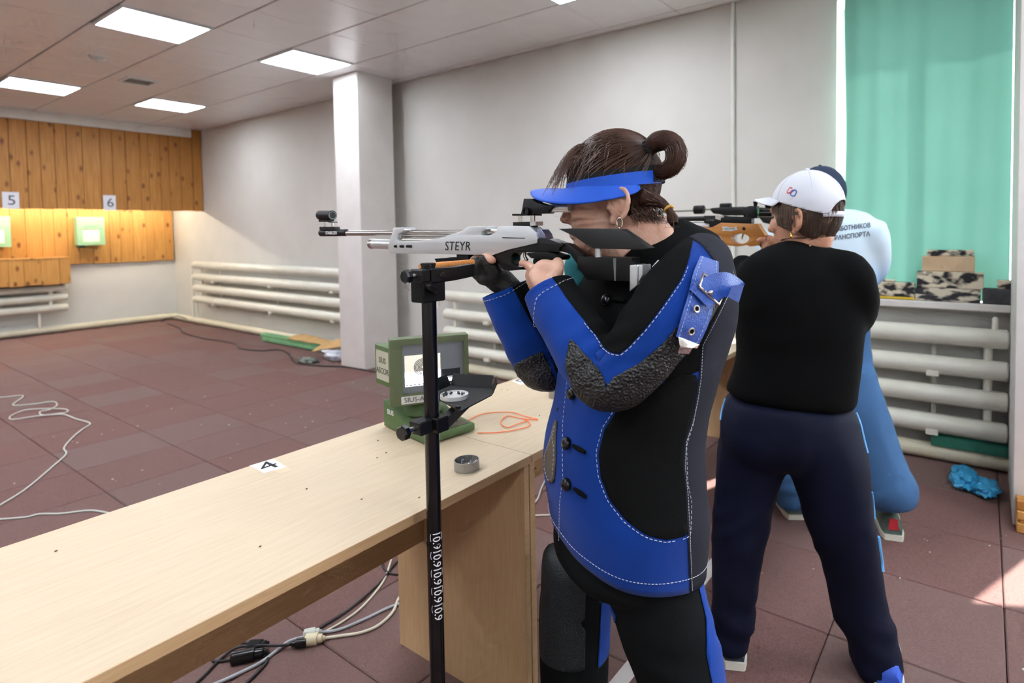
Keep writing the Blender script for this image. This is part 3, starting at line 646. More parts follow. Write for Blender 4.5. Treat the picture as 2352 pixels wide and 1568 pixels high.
# ---------------------------------------------------------------- rubbish by the column
gp = mat('green_foam_sheet', '79b07f', .7, var=('679c6e', 9, .3), bump=(30, .2))
b2 = MB()   # unseen cloth added over the second window, hem slanted to shape the sun patch
for j in range(9):
    for i in range(13):
        u, w_ = i/12, j/8; y = -.55-u*1.72; zb_ = 1.93-min(1, u*1.7/.75)*.55; b2.v.append(Vector((WX-.03+.012*math.sin(u*30), y, zb_+(2.9-zb_)*w_)))
for j in range(8):
    for i in range(12): a_ = j*13+i; b2.f.append((a_, a_+1, a_+14, a_+13))
tag(b2.build('window_blind', cloth, smooth=True, angle=180), 'unseen green cloth added over the second window to shape the sun patch', 'blind')
def plank_at(name, px, Z, h_, m, label, cat, tilt=0, grp=None):
    P = [at(x, y, Z=Z) for x, y in px]; q = MB(); q.prism([p+Vector((0, 0, tilt*i)) for i, p in enumerate(P)], (0, 0, h_)); return tag(q.build(name, m, bevel=.004), label, cat, grp)
q = MB(); q.cbox((3.70, 5.75, .01), (3.80, 7.55, .05), .006); tag(q.build('green_foam_sheet', gp), 'lower pale green foam sheet on the floor beyond the column', 'foam sheet', 'green foam sheets')
q = MB(); q.cbox((3.715, 5.7, .051), (3.80, 7.62, .095), .006); tag(q.build('green_foam_sheet', gp), 'upper pale green foam sheet on the floor beyond the column', 'foam sheet', 'green foam sheets')
cb = mat('cardboard', 'c9a56f', .8, var=('b8925c', 9, .3))
def sheet(name, pts3, th, m, label, cat, seed=1, n=10):
    """crumpled quad sheet with thickness"""
    A, B, C_, D_ = [Vector(p) for p in pts3]; q = MB(); nrm = (B-A).cross(D_-A).normalized()
    for j in range(n+1):
        for i in range(n+1):
            u, w_ = i/n, j/n; p = (A*(1-u)+B*u)*(1-w_)+(D_*(1-u)+C_*u)*w_; q.v.append(p+nrm*(.02*noise.noise(p*9+Vector((seed, 0, 0)))))
    for j in range(n):
        for i in range(n): k = j*(n+1)+i; q.f.append((k, k+1, k+n+2, k+n+1))
    o = q.build(name, m, smooth=True, angle=180); md = o.modifiers.new('thickness', 'SOLIDIFY'); md.thickness = th; return tag(o, label, cat)
p = lambda x, y, X: at(x, y, X=X)
sheet('cardboard_scrap', [(3.70, 6.95, .097), (3.70, 6.0, .10), (3.80, 5.95, .115), (3.81, 6.75, .16)], .006, cb, 'torn cardboard scrap lying on the green foam sheets', 'cardboard', 2)
sheet('cardboard_scrap', [p(712, 806, 3.50), p(800, 795, 3.50), p(800, 772, 3.58), p(745, 788, 3.58)], .006, cb, 'torn cardboard scrap on the white bag by the column', 'cardboard', 6)
pb_ = at(762, 826, Z=.06); blob('plastic_bag', (3.58, 5.72, .075), (.10, .19, .078), mat('bag_white', 'e4e8f0', .4, var=('c9d2e6', 7, .2), bump=(30, .6, 'noise', .02)), 'white plastic bag of scraps at the foot of the column', 'bag', 3.3, amp=.25)
gc = at(702, 828, Z=.02); blob('rubble_heap', (gc.x+.03, gc.y, .022), (.07, .13, .024), mat('rubble_grey', '8f948c', .9, var=('4f5650', 22, .1), bump=(60, .8, 'noise', .02)), 'small heap of grey rubble beside the white bag', 'rubble', 8.8, amp=.5)

# ---------------------------------------------------------------- floor line, cords
b = MB(); b.box((.0, .868, .0003), (3.6, .918, .0012)); tag(b.build('floor_tape', mat('tape_white', 'd9d5d2', .6, var=('c4bdbb', 9, .2)), origin=None), 'white tape firing line across the rubber floor', 'tape')
def cord(name, px, m, r, label, z=None, cat='cord', group=None, n=6):
    P = [at(q_[0], q_[1], Z=(q_[2] if len(q_) > 2 else r+.001)) for q_ in px]; o = MB().tube(spline(P, n), r, 8).build(name, m, smooth=True); return tag(o, label, cat, group)
cord('white_cord', [(-60, 905), (0, 912), (45, 908), (52, 912), (30, 930), (75, 928), (120, 922), (131, 930), (115, 940, .012), (92, 945, .012), (100, 953, .012), (150, 947, .012), (152, 940, .014), (120, 938, .014), (60, 941, .012), (25, 955), (30, 963), (85, 955, .012), (140, 951, .014), (158, 955), (175, 962), (207, 972), (190, 985), (168, 1003), (147, 1028), (152, 1042), (122, 1070), (60, 1122), (0, 1160), (-60, 1200)], M['cordwhite'], .0045, 'tangled white cord on the floor at the photo edge')
cord('white_cord', [(-60, 1195), (0, 1192), (60, 1187), (90, 1180), (140, 1179), (200, 1172), (235, 1175), (300, 1190)], M['cordwhite'], .0042, 'single white cord on the floor disappearing under the table')
cord('black_cable', [(385, 742), (415, 755), (420, 764), (465, 776), (500, 781), (540, 789), (552, 800), (600, 805), (640, 803), (662, 812), (672, 828), (690, 836), (740, 840), (790, 842), (830, 848), (875, 856), (900, 862)], M['cordblack'], .007, 'black cable running over the floor past the column')
cord('black_cable', [(370, 739), (380, 732, .05), (400, 728, .09), (412, 726, .1), (440, 738, .02), (450, 744)], M['cordblack'], .006, 'black cable loop at the far corner of the room')
cord('black_cable', [(1000, 1250), (915, 1268), (880, 1290), (895, 1316), (940, 1318)], M['cordblack'], .0035, 'coiled black cable beside the table side panel')
cord('black_cable', [(960, 1250), (912, 1290), (870, 1340), (800, 1400), (727, 1446), (700, 1460)], M['cordblack'], .004, 'straight black cable leading to the plugs under the table')
cord('white_cord', [(905, 1262, .05), (897, 1290), (880, 1335), (835, 1390), (790, 1425), (742, 1453)], M['cordbeige'], .0038, 'curving white cable leading to the plugs under the table')
cord('grey_cord', [(980, 1370), (905, 1390), (840, 1420), (780, 1445), (735, 1452)], M['cordgrey'], .0048, 'grey cable leading to the plugs under the table')
cord('cream_cord', [(940, 1340), (915, 1375), (902, 1405), (870, 1435), (830, 1452), (780, 1460), (740, 1466)], M['cordbeige'], .0048, 'cream cable leading to the plugs under the table')
cord('grey_cord', [(700, 1462), (665, 1472), (640, 1490), (600, 1520), (555, 1543), (490, 1572), (420, 1600)], M['cordgrey'], .0052, 'grey cable running forward from the plugs under the table')
cord('black_cable', [(690, 1476), (640, 1482, .02), (590, 1482, .02), (545, 1487, .015), (510, 1510), (470, 1550), (440, 1580), (410, 1620)], M['cordblack'], .0045, 'black cable running forward beside the grey one under the table')
cord('black_cable', [(575, 1478), (545, 1474), (510, 1482), (488, 1500), (492, 1518), (530, 1515)], M['cordblack'], .0042, 'short looped black cable joining two adaptors under the table')
cord('black_cable', [(615, 1495), (612, 1520), (590, 1545), (560, 1575), (520, 1620)], M['cordblack'], .0048, 'black cable running to the bottom edge under the table')
def plug(px, py, px2, py2, r, m, label, nm='plug', z=.016, flat=1, rib=False):
    a, c_ = at(px, py, Z=z), at(px2, py2, Z=z); d = c_-a; t = thing(nm, label, 'plug', (a+c_)/2-Vector((0, 0, z)), 'plugs and adaptors under the table')
    MB().tube([a, a+d*.06, a+d*.7, a+d*.72, a+d*.94, c_], [r*.7, r, r, r*.75, r*.7, r*.4], 10, flat=flat).build('body', m, t, smooth=True, bevel=0)
    for k in range(3): MB().lathe(a+d*(1+.04*k), [(r*.42, 0), (r*.42, d.length*.025)], 10, d).build('strain_relief', m, t)
plug(697, 1458, 735, 1450, .017, M['cordwhite'], 'pale grey plug where the cables join under the table')
plug(700, 1470, 742, 1465, .019, mat('plug_cream', 'd9cfae', .5), 'cream plug where the cables join under the table')
plug(705, 1474, 670, 1478, .015, M['blackgloss'], 'black plug next to the cream plug under the table')
plug(530, 1513, 608, 1497, .021, M['blackgloss'], 'black barrel adaptor on the floor under the table')
plug(570, 1480, 612, 1478, .019, M['blackmatte'], 'flat black adaptor behind the barrel adaptor under the table', flat=.6)
cord('white_cord', [(1200, 1170), (1232, 1150), (1245, 1118), (1262, 1090), (1300, 1060)], M['cordwhite'], .004, 'pale cable seen between the tables and the blue jacket')
cord('cream_cord', [(1180, 1190), (1225, 1184), (1270, 1182), (1340, 1180)], M['cordbeige'], .004, 'cream cable on the floor behind the front trouser leg')
bits = MB(); rnd = random.Random(11)
for k in range(170):
    p = Vector((rnd.uniform(.5, 3.8), rnd.uniform(-.2, 5.5), .0015)); s = rnd.uniform(.0015, .0045); bits.ellipsoid(p, ((s*1.4, 0, 0), (0, s, 0), (0, 0, s*.6)), 6, 4)
tag(bits.build('floor_litter', mat('litter_pale', 'c9c4bf', .8)), 'pale specks of litter scattered on the rubber floor', 'litter', kind='stuff')

# ================================================================ people: tools
def rayh(px): d = ray(px, 540); return Vector((d.x, d.y, 0)).normalized()
def on_plane(px, py, P, n):
    d = ray(px, py); o = Vector((0, 0, CAMH)); return o+d*((Vector(P)-o).dot(n)/d.dot(n))
def catmull(rows, n):
    """interpolate rows of floats"""
    A = np.array(rows, float); A = np.vstack([2*A[0]-A[1], A, 2*A[-1]-A[-2]]); out = []
    for i in range(1, len(A)-2):
        for k in range(n):
            t = k/n; a, b_, c, d = A[i-1:i+3]; out.append(.5*(2*b_+(c-a)*t+(2*a-5*b_+4*c-d)*t*t+(3*b_-a-3*c+d)*t**3))
    out.append(A[-2]); return np.array(out)
def trunk(rows, F, X, ratio=1.35, n=72, sub=8, power=2.3):
    """lofted body trunk from silhouette rows (left px, left py, right px, right py[, X]); F = facing"""
    F = Vector((F[0], F[1], 0)).normalized(); L = Vector((-F.y, F.x, 0)); prm = []
    for r_ in rows:
        x0, y0, x1, y1 = r_[:4]; xx = r_[4] if len(r_) > 4 else X; rt = r_[5] if len(r_) > 5 else ratio
        mid = at((x0+x1)/2, (y0+y1)/2, X=xx); rh = Vector((mid.x, mid.y, 0)).normalized(); q = Vector((-rh.y, rh.x, 0))
        a, c = on_plane(x0, y0, mid, rh), on_plane(x1, y1, mid, rh); w = ((a-c).dot(q))/2; cen = (a+c)/2
        b_ = w/math.sqrt((rt*L.dot(q))**2+F.dot(q)**2); slope = (a.z-c.z)/(2*w)
        prm.append([cen.x, cen.y, cen.z, b_*rt, b_, slope*q.x, slope*q.y])
    P = catmull(prm, sub); rings = []
    for cx, cy, cz, a, b_, sx, sy in P:
        ring = []
        for k in range(n):
            t = 2*math.pi*k/n; ct, st_ = math.cos(t), math.sin(t); e = 2/power
            o = L*(a*math.copysign(abs(ct)**e, ct))+F*(b_*math.copysign(abs(st_)**e, st_)); ring.append(Vector((cx, cy, cz))+o+Vector((0, 0, o.x*sx+o.y*sy)))
        rings.append(ring)
    return rings
def limb(pts, n=40, sub=7, flat=1.0):
    """lofted limb from (px, py, X, radius px) points or (Vector, radius)"""
    prm = []
    for p_ in pts:
        if isinstance(p_[0], Vector): prm.append([*p_[0], p_[1]])
        else: v = at(p_[0], p_[1], X=p_[2]); prm.append([*v, p_[3]/pm(v)])
    P = catmull(prm, sub); m = len(P); C3 = [Vector(r_[:3]) for r_ in P]; up = None; rings = []
    for i in range(m):
        t = (C3[min(i+1, m-1)]-C3[max(i-1, 0)]).normalized()
        if up is None: up = t.orthogonal().normalized()
        up = (up-t*up.dot(t)).normalized(); q = t.cross(up)
        rings.append([C3[i]+(up*math.cos(2*math.pi*k/n)+q*math.sin(2*math.pi*k/n)*flat)*P[i][3] for k in range(n)])
    return rings
def np_mesh(me):
    v = np.empty(len(me.vertices)*3); me.vertices.foreach_get('co', v); return v.reshape(-1, 3)
def smooth_np(me, it=4, lam=.5):
    v = np_mesh(me); e = np.empty(len(me.edges)*2, dtype=np.int64); me.edges.foreach_get('vertices', e); e = e.reshape(-1, 2); n = len(v)
    deg = np.bincount(e.ravel(), minlength=n).clip(1)[:, None]
    for _ in range(it):
        s = np.zeros_like(v)
        for c in range(3): s[:, c] = np.bincount(e[:, 0], v[e[:, 1], c], n)+np.bincount(e[:, 1], v[e[:, 0], c], n)
        v = v+(s/deg-v)*lam
    me.vertices.foreach_set('co', v.ravel()); me.update()
def wrinkle(me, fn):
    """fn(p, normal) -> displacement along the normal"""
    me.update(); out = np_mesh(me); nr = np.empty(len(me.vertices)*3); me.vertices.foreach_get('normal', nr); nr = nr.reshape(-1, 3)
    d = np.array([fn(Vector(p), Vector(q)) for p, q in zip(out, nr)])
    me.vertices.foreach_set('co', (out+nr*d[:, None]).ravel()); me.update()
def fuse(mb, voxel, smooth=4):
    """one continuous surface from the collected solids (world coordinates)"""
    me = bpy.data.meshes.new('fused'); me.from_pydata(mb.v, [], mb.f); me.update()
    bm = bmesh.new(); bm.from_mesh(me); bmesh.ops.recalc_face_normals(bm, faces=bm.faces); bm.to_mesh(me); bm.free()
    ob = bpy.data.objects.new('fused', me); C.objects.link(ob); md = ob.modifiers.new('r', 'REMESH'); md.mode = 'VOXEL'; md.voxel_size = voxel
    dg = bpy.context.evaluated_depsgraph_get(); m2 = bpy.data.meshes.new_from_object(ob.evaluated_get(dg)); bpy.data.objects.remove(ob); bpy.data.meshes.remove(me)
    smooth_np(m2, smooth); return m2
def put(me, name, m, parent, smooth=True):
    """link a world-coordinate mesh under parent"""
    base = Vector(parent['_base']); me.transform(Matrix.Translation(-base)); return link(name, me, m, parent, base, smooth, 180)
def ring_mesh(rings, caps=True):
    b = MB(); b.rings(rings, caps); me = bpy.data.meshes.new('loft'); me.from_pydata(b.v, [], b.f); bm = bmesh.new(); bm.from_mesh(me); bmesh.ops.recalc_face_normals(bm, faces=bm.faces); bm.to_mesh(me); bm.free(); return me
def tri_data(me):
    v = np_mesh(me); nr = np.empty(len(me.vertices)*3); me.vertices.foreach_get('normal', nr); me.calc_loop_triangles(); t = np.empty(len(me.loop_triangles)*3, dtype=np.int64); me.loop_triangles.foreach_get('vertices', t); return v, nr.reshape(-1, 3), t.reshape(-1, 3)
class Side:
    """the side of a person that the photograph shows: an upright plane at depth d in front of P, with traced outlines in metres"""
    def __init__(s, P): s.P = Vector(P); s.n = Vector((P[0], P[1], 0)).normalized(); s.q = Vector((-s.n.y, s.n.x, 0))
    def uv(s, pts, d=0):
        P = s.P-s.n*d; return np.array([((lambda w: ((w-s.P).dot(s.q), w.z))(on_plane(x, y, P, s.n))) for x, y in pts])
    def field(s, v, nr, poly, d=0, face=-.15):
        """signed distance inside (+) a traced outline, for vertices on the near side"""
        pl = s.uv(poly, d); u = (v-np.array(s.P)) @ np.array(s.q); p = np.stack([u, v[:, 2]], 1)
        best = np.full(len(p), 1e9); ins = np.zeros(len(p), bool)
        for a, c in zip(pl, np.roll(pl, -1, 0)):
            e = c-a; w = p-a; t = np.clip((w @ e)/max(e @ e, 1e-12), 0, 1); best = np.minimum(best, np.hypot(*(w-t[:, None]*e).T))
            cr = ((a[1] <= p[:, 1]) & (c[1] > p[:, 1])) | ((c[1] <= p[:, 1]) & (a[1] > p[:, 1])); xi = a[0]+(p[:, 1]-a[1])/(e[1] if abs(e[1]) > 1e-12 else 1e-12)*e[0]; ins ^= cr & (p[:, 0] < xi)
        f = np.where(ins, best, -best)
        fac = nr @ np.array(-s.n); return np.minimum(f, (fac-face)*.2)
def clip_patch(me, f, off, name, m, parent, level=0.0, thick=.0012):
    """the part of a surface where field f > level, lifted off by off: a sewn-on panel with a clean cut edge"""
    v, nr, t = tri_data(me); vo = v+nr*off; key = {}; b = MB()
    def vid(k, p):
        if k not in key: key[k] = len(b.v); b.v.append(Vector(p))
        return key[k]
    g = f-level; sel = np.where((g[t] > 0).any(1))[0]
    for ti in sel:
        a = t[ti]; poly = []
        for i in range(3):
            i0, i1 = a[i], a[(i+1) % 3]; g0, g1 = g[i0], g[i1]
            if g0 > 0: poly.append(vid(int(i0), vo[i0]))
            if (g0 > 0) != (g1 > 0): s = g0/(g0-g1); poly.append(vid((min(i0, i1), max(i0, i1)), vo[i0]+(vo[i1]-vo[i0])*s))
        if len(poly) >= 3: b.f.append(tuple(poly))
    if not b.f: return None
    m2 = bpy.data.meshes.new(name); m2.from_pydata(b.v, [], b.f); m2.update(); o = put(m2, name, m, parent)
    if thick: md = o.modifiers.new('thickness', 'SOLIDIFY'); md.thickness = thick; md.offset = -1
    return o
def seam(me, f, level, name, m, parent, off=.0028, dash=.006, gap=.004, r=.0008, keep=None):
    """a row of stitches along the line where field f = level"""
    v, nr, t = tri_data(me); g = f-level; vo = v+nr*off; nxt = {}; pos = {}
    for a in t[((g[t] > 0).any(1)) & ((g[t] <= 0).any(1))]:
        ks = []
        for i in range(3):
            i0, i1 = int(a[i]), int(a[(i+1) % 3])
            if (g[i0] > 0) != (g[i1] > 0):
                k = (min(i0, i1), max(i0, i1)); s = g[i0]/(g[i0]-g[i1]); pos[k] = Vector(vo[i0]+(vo[i1]-vo[i0])*s); ks.append(k)
        if len(ks) == 2: nxt.setdefault(ks[0], []).append(ks[1]); nxt.setdefault(ks[1], []).append(ks[0])
    seen = set(); b = MB()
    def walk(k0):
        out = [k0]; seen.add(k0); k = k0
        while True:
            c = [x for x in nxt[k] if x not in seen]
            if not c: return out
            k = c[0]; seen.add(k); out.append(k)
    starts = [k for k in nxt if len(nxt[k]) == 1]+list(nxt)
    for k0 in starts:
        if k0 in seen: continue
        P = [pos[k] for k in walk(k0)]
        if len(P) < 4: continue
        d = 0; cur = [P[0]]; on = True
        for a, c in zip(P, P[1:]):
            seg = (c-a).length; s = 0
            while seg-s > 0:
                need = (dash if on else gap)-d
                if seg-s < need: d += seg-s; s = seg; cur.append(c)
                else:
                    s += need; q = a+(c-a)*(s/seg); cur.append(q)
                    if on and len(cur) > 1 and (keep is None or keep(cur[0])): b.tube([cur[0], cur[-1]], r, 4)
                    cur = [q]; on = not on; d = 0
    if not b.f: return None
    return b.build(name, m, parent)
def ridge(p, sx, sz, o=0):
    return 1-2.4*abs(noise.noise(Vector((p.x*sx+o, p.y*sx-o, p.z*sz+o*.3))))
def cut_ball(cen, ax, field, off=0, seg=(72, 54), bumpf=None):
    """part of an ellipsoid where field(unit vector) > 0, with a clean edge; returns a world-coordinate mesh"""
    bm = bmesh.new(); bmesh.ops.create_uvsphere(bm, u_segments=seg[0], v_segments=seg[1], radius=1); bmesh.ops.triangulate(bm, faces=list(bm.faces)); bm.verts.index_update()
    U = [v.co.copy() for v in bm.verts]; T = [tuple(v.index for v in f_.verts) for f_ in bm.faces]; bm.free(); g = [field(u) for u in U]; pos = [cen+(ax[0]*u.x+ax[1]*u.y+ax[2]*u.z)*(bumpf(u) if bumpf else 1) for u in U]; key = {}; V, Fc = [], []
    def vid(k, p):
        if k not in key: key[k] = len(V); V.append(p)
        return key[k]
    for t in T:
        poly = []
        for i in range(3):
            i0, i1 = t[i], t[(i+1) % 3]
            if g[i0] > 0: poly.append(vid(i0, pos[i0]))
            if (g[i0] > 0) != (g[i1] > 0): s = g[i0]/(g[i0]-g[i1]); poly.append(vid((min(i0, i1), max(i0, i1)), pos[i0]+(pos[i1]-pos[i0])*s))
        if len(poly) > 2: Fc.append(tuple(poly))
    me = bpy.data.meshes.new('cut'); me.from_pydata(V, [], Fc); me.update(); return me
def bvh_of(me): return BVHTree.FromPolygons([v.co.copy() for v in me.vertices], [tuple(p.vertices) for p in me.polygons])
def drape(mb, tree, d, off):
    """push points along d onto a surface"""
    d = Vector(d).normalized()
    for v in mb.v:
        h = tree.ray_cast(v-d*.6, d, 1.5)
        if h[0] is not None: q = h[0]-d*off; v.x, v.y, v.z = q
    return mb
def drop_on(px, py, tree, off=.002):
    """the surface point that the photograph shows at a pixel, and its normal"""
    d = ray(px, py).normalized(); h = tree.ray_cast(Vector((0, 0, CAMH)), d, 12)
    return (h[0]+h[1]*off, h[1]) if h[0] is not None else None
def head_solids(b, O, F, L, s=1.0, male=False):
    """cranium, face, jaw, nose, lips, ears as overlapping solids; O head centre, F forwards, L to the left"""
    F, L = Vector(F).normalized(), Vector(L).normalized(); U = F.cross(L); P = lambda f, l, u: O+(F*f+L*l+U*u)*s
    E = lambda f, l, u, rf, rl, ru: b.ellipsoid(P(f, l, u), (F*rf*s, L*rl*s, U*ru*s), 24, 14)
    E(-.004, 0, .022, .097, .076, .098); E(.034, 0, -.05, .066, .061, .093); E(.058, 0, -.118, .038, .036, .03); E(.015, 0, -.1, .055, .056, .045)
    E(.084, 0, .004, .02, .05, .02); E(.102, 0, -.045, .016, .013, .026); E(.111, 0, -.057, .014, .016, .011); E(.094, 0, -.088, .012, .024, .007); E(.092, 0, -.098, .012, .022, .007)
    for k in (1, -1):
        E(.068, .036*k, -.045, .027, .022, .025)
        # ear: bowl, rim and lobe
        E(-.012, .074*k, -.036, .018, .010, .030); E(-.016, .081*k, -.031, .020, .0055, .033); E(-.002, .076*k, -.066, .010, .007, .013)
        b.tube([P(-.014+.022*math.cos(a)-.006*math.sin(a), (.089-.009*math.cos(a))*k, -.034+.035*math.sin(a)) for a in [(-.3+.46*i)-.0 for i in range(11)]], .0058*s, 8); b.tube([P(-.012+.011*math.cos(a), .089*k, -.036+.019*math.sin(a)) for a in [(.6+.4*i) for i in range(9)]], .004*s, 8)
        b.tube([P(.004, .074*k, -.04), P(.002, .078*k, -.048), P(-.004, .078*k, -.054)], .004*s, 8)
    return P
def finger(b, pts, r0, r1):
    n = len(pts); b.tube(spline(pts, 4), [r0+(r1-r0)*i/((n-1)*4) for i in range((n-1)*4+1)], 10); b.ellipsoid(pts[-1], ((r1, 0, 0), (0, r1, 0), (0, 0, r1)), 10, 6); b.ellipsoid(pts[0], ((r0*1.1, 0, 0), (0, r0*1.1, 0), (0, 0, r0*1.1)), 10, 6)
def hair_lines(b, starts, r=.0007, n=8):
    for P in starts: b.tube(P, [r*(1-.6*i/(len(P)-1)) for i in range(len(P))], 3, caps=False)

# cloth and skin
skin = mat('skin', 'dab19a', .5, spec=.4, var=('c6937c', 26, .25), bump=(140, .25, 'noise', .004)); skin.node_tree.nodes['Principled BSDF'].inputs['Subsurface Weight'].default_value = .08; skin.node_tree.nodes['Principled BSDF'].inputs['Subsurface Radius'].default_value = (.012, .005, .003)
skin2 = mat('skin_tanned', 'cf9d80', .5, spec=.4, var=('bd866a', 26, .25), bump=(140, .2, 'noise', .004))
jblue = mat('jacket_canvas_blue', '0b3f9a', .85, spec=.15, var=('083483', 5, .25), bump=(900, .35, 'noise', .002), sheen=.1)
jblack = mat('jacket_canvas_black', '101111', .9, spec=.12, var=('0a0b0b', 6, .3), bump=(900, .35, 'noise', .002))
jgrey = mat('jacket_canvas_charcoal', '2f3039', .9, spec=.15, var=('26272f', 6, .3), bump=(900, .35, 'noise', .002))
jgreen = mat('trouser_canvas_black', '0f1314', .88, spec=.15, var=('0a0d0e', 6, .3), bump=(900, .35, 'noise', .002))
leather = mat('pebbled_rubber', '1d1f20', .42, spec=.6, bump=(230, 1.0, 'cell', .006))
leather2 = mat('grained_leather', '20272a', .6, spec=.4, bump=(300, .5, 'cell', .003))
bluel = mat('blue_leather', '1a4296', .38, spec=.6, var=('2b57b0', 18, .25), bump=(330, .35, 'noise', .004))
bluepale = mat('blue_leather_back', '8ea3d8', .6); greyp = mat('suede_taupe', '6b6156', .7, var=('5a5148', 10, .3), bump=(200, .3, 'noise', .003))
thread = mat('white_thread', 'b9bcc4', .7)
hairbrown = mat('hair_brown', '2e1e18', .65, spec=.15, var=('4a3227', 30, .3), bump=(90, .6, 'noise', .006))
hairdark = mat('hair_dark_brown', '3a2c25', .5, spec=.5, var=('6a5646', 40, .25), bump=(120, .7, 'noise', .006))

# ================================================================ the shooter in the blue and black jacket
F1 = Vector((-.855, .52, 0)).normalized(); O1 = at(1440, 900, X=1.13)
wf = thing('person', 'person in a blue and black shooting jacket aiming the silver rifle', 'person', (1.13, .62, 0))
S1 = Side((O1.x, O1.y, 0))
nzv = lambda p, s, o=0: noise.noise(p*s+Vector((o, o*.7, 0)))
# trousers
tb = MB()
tb.rings(trunk([(1310, 1292, 1560, 1312), (1272, 1255, 1594, 1275), (1278, 1180, 1590, 1200), (1290, 1080, 1580, 1090)], F1, 1.14, 1.2))
rleg = [(1330, 1270, 1.20, 78), (1320, 1400, 1.19, 80), (1317, 1568, 1.18, 78)]; lleg = [(1490, 1280, 1.11, 104), (1525, 1420, 1.10, 100), (1568, 1568, 1.10, 97)]
def down(leg, z_r):
    """continue a leg to the floor below the picture"""
    a, c = at(*leg[-2][:2], X=leg[-2][2]), at(*leg[-1][:2], X=leg[-1][2]); d = (c-a); d.x *= .3; d.y *= .55; d = d/abs(d.z); out = []
    for z, r_ in z_r: p = c+d*(c.z-z); out.append((p, r_))
    return [(at(p[0], p[1], X=p[2]), p[3]/pm(at(p[0], p[1], X=p[2]))) for p in leg]+out
RL, LL = down(rleg, [(.12, .072), (.05, .066)]), down(lleg, [(.12, .078), (.05, .07)])
tb.rings(limb(RL)); tb.rings(limb(LL))
tm_ = fuse(tb, .011, 5)
kz = at(1500, 1440, X=1.1).z
wrinkle(tm_, lambda p, n: .006*nzv(p, 5)+.004*ridge(p, 7, 2.5, 1)+.005*math.exp(-((p.z-kz)/.07)**2)*ridge(p, 6, 15, 3)); smooth_np(tm_, 1)
vT, nT, _ = tri_data(tm_)
trs = put(tm_, 'trousers', jgreen, wf); me_t = tm_.copy(); me_t.transform(Matrix.Translation(Vector(wf['_base'])))
f = S1.field(vT, nT, [(1588, 1240), (1616, 1235), (1640, 1380), (1700, 1600), (1650, 1600), (1630, 1530), (1612, 1450), (1602, 1400), (1606, 1350), (1594, 1300)], .02, -.6)
clip_patch(me_t, f, .0025, 'side_stripe', jblue, trs)
f = S1.field(vT, nT, [(1382, 1290), (1398, 1320), (1418, 1340), (1408, 1420), (1400, 1600), (1368, 1600), (1376, 1450)], .0, -.7)
clip_patch(me_t, f, .0025, 'inner_stripe', jblue, trs)
f = S1.field(vT, nT, [(1225, 1310), (1258, 1322), (1268, 1350), (1300, 1368), (1340, 1392), (1336, 1490), (1320, 1496), (1338, 1512), (1336, 1610), (1220, 1610)], .03, -.3)
clip_patch(me_t, f, .003, 'knee_patch', leather2, trs, thick=.002); 
f = S1.field(vT, nT, [(1462, 1500), (1560, 1508), (1594, 1512), (1598, 1620), (1480, 1620)], .03, -.3); clip_patch(me_t, f, .003, 'knee_patch', leather2, trs, thick=.002)
f = S1.field(vT, nT, [(1390, 1332), (1440, 1325), (1480, 1312), (1530, 1290), (1600, 1250), (1600, 1100), (1380, 1100)], .05, -.2)
tT = bvh_of(me_t); hp_ = [drop_on(x, y, tT, .002) for x, y in ((1403, 1331), (1440, 1325), (1475, 1312), (1508, 1297), (1545, 1280))]
if all(hp_): MB().tube(spline([h[0] for h in hp_], 6), .0024, 8).build('piping', thread, trs, smooth=True)
# shoes (below the picture)
def shoe(name, P, ang, m, ms, parent, ln=.26, w=.048, h=.075, extra=None):
    """shoe with sole; P heel on the floor, ang = pointing direction"""
    d = Vector((math.cos(ang), math.sin(ang), 0)); q = Vector((-d.y, d.x, 0)); P = Vector(P); prm = [(0, .7, .72), (.03, .86, 1.0), (.08, .9, 1.05), (.13, .95, .95), (.18, 1.05, .68), (.22, 1.0, .55), (.25, .75, .45), (.265, .35, .3)]
    rings = []
    for t, ww, hh in prm:
        c = P+d*(t*ln/.265-.02); ring = []
        for k in range(20):
            a = 2*math.pi*k/20; x = math.cos(a); z = math.sin(a); ring.append(c+q*(x*w*ww*(1 if z < .2 else .85))+Vector((0, 0, .022 if z < -.3 else .022+(h*hh-.022)*(max(0, z+.3)/1.3)**.8)))
        rings.append(ring)
    up = MB().rings(rings).build(name, m, parent, smooth=True, angle=60)
    sr = [[P+d*(t*ln/.265-.022)*1.0+q*(x*w*ww*1.1)+Vector((0, 0, z)) for x, z in ((-1, .002), (1, .002), (1.02, .026), (-1.02, .026))] for t, ww, hh in [(-.006, .6, 0)]+prm+[(.274, .2, 0)]]
    MB().rings(sr).build('sole', ms, up)
    return up
rub_w = mat('sole_white', 'd9d6c6', .6); shoe_dark = mat('shoe_dark', '26282b', .6)
for Lg in (RL, LL): p_ = Lg[-1][0]; shoe('shoe', (p_.x+.05, p_.y-.03, 0), math.atan2(F1.y, F1.x), shoe_dark, rub_w, wf)
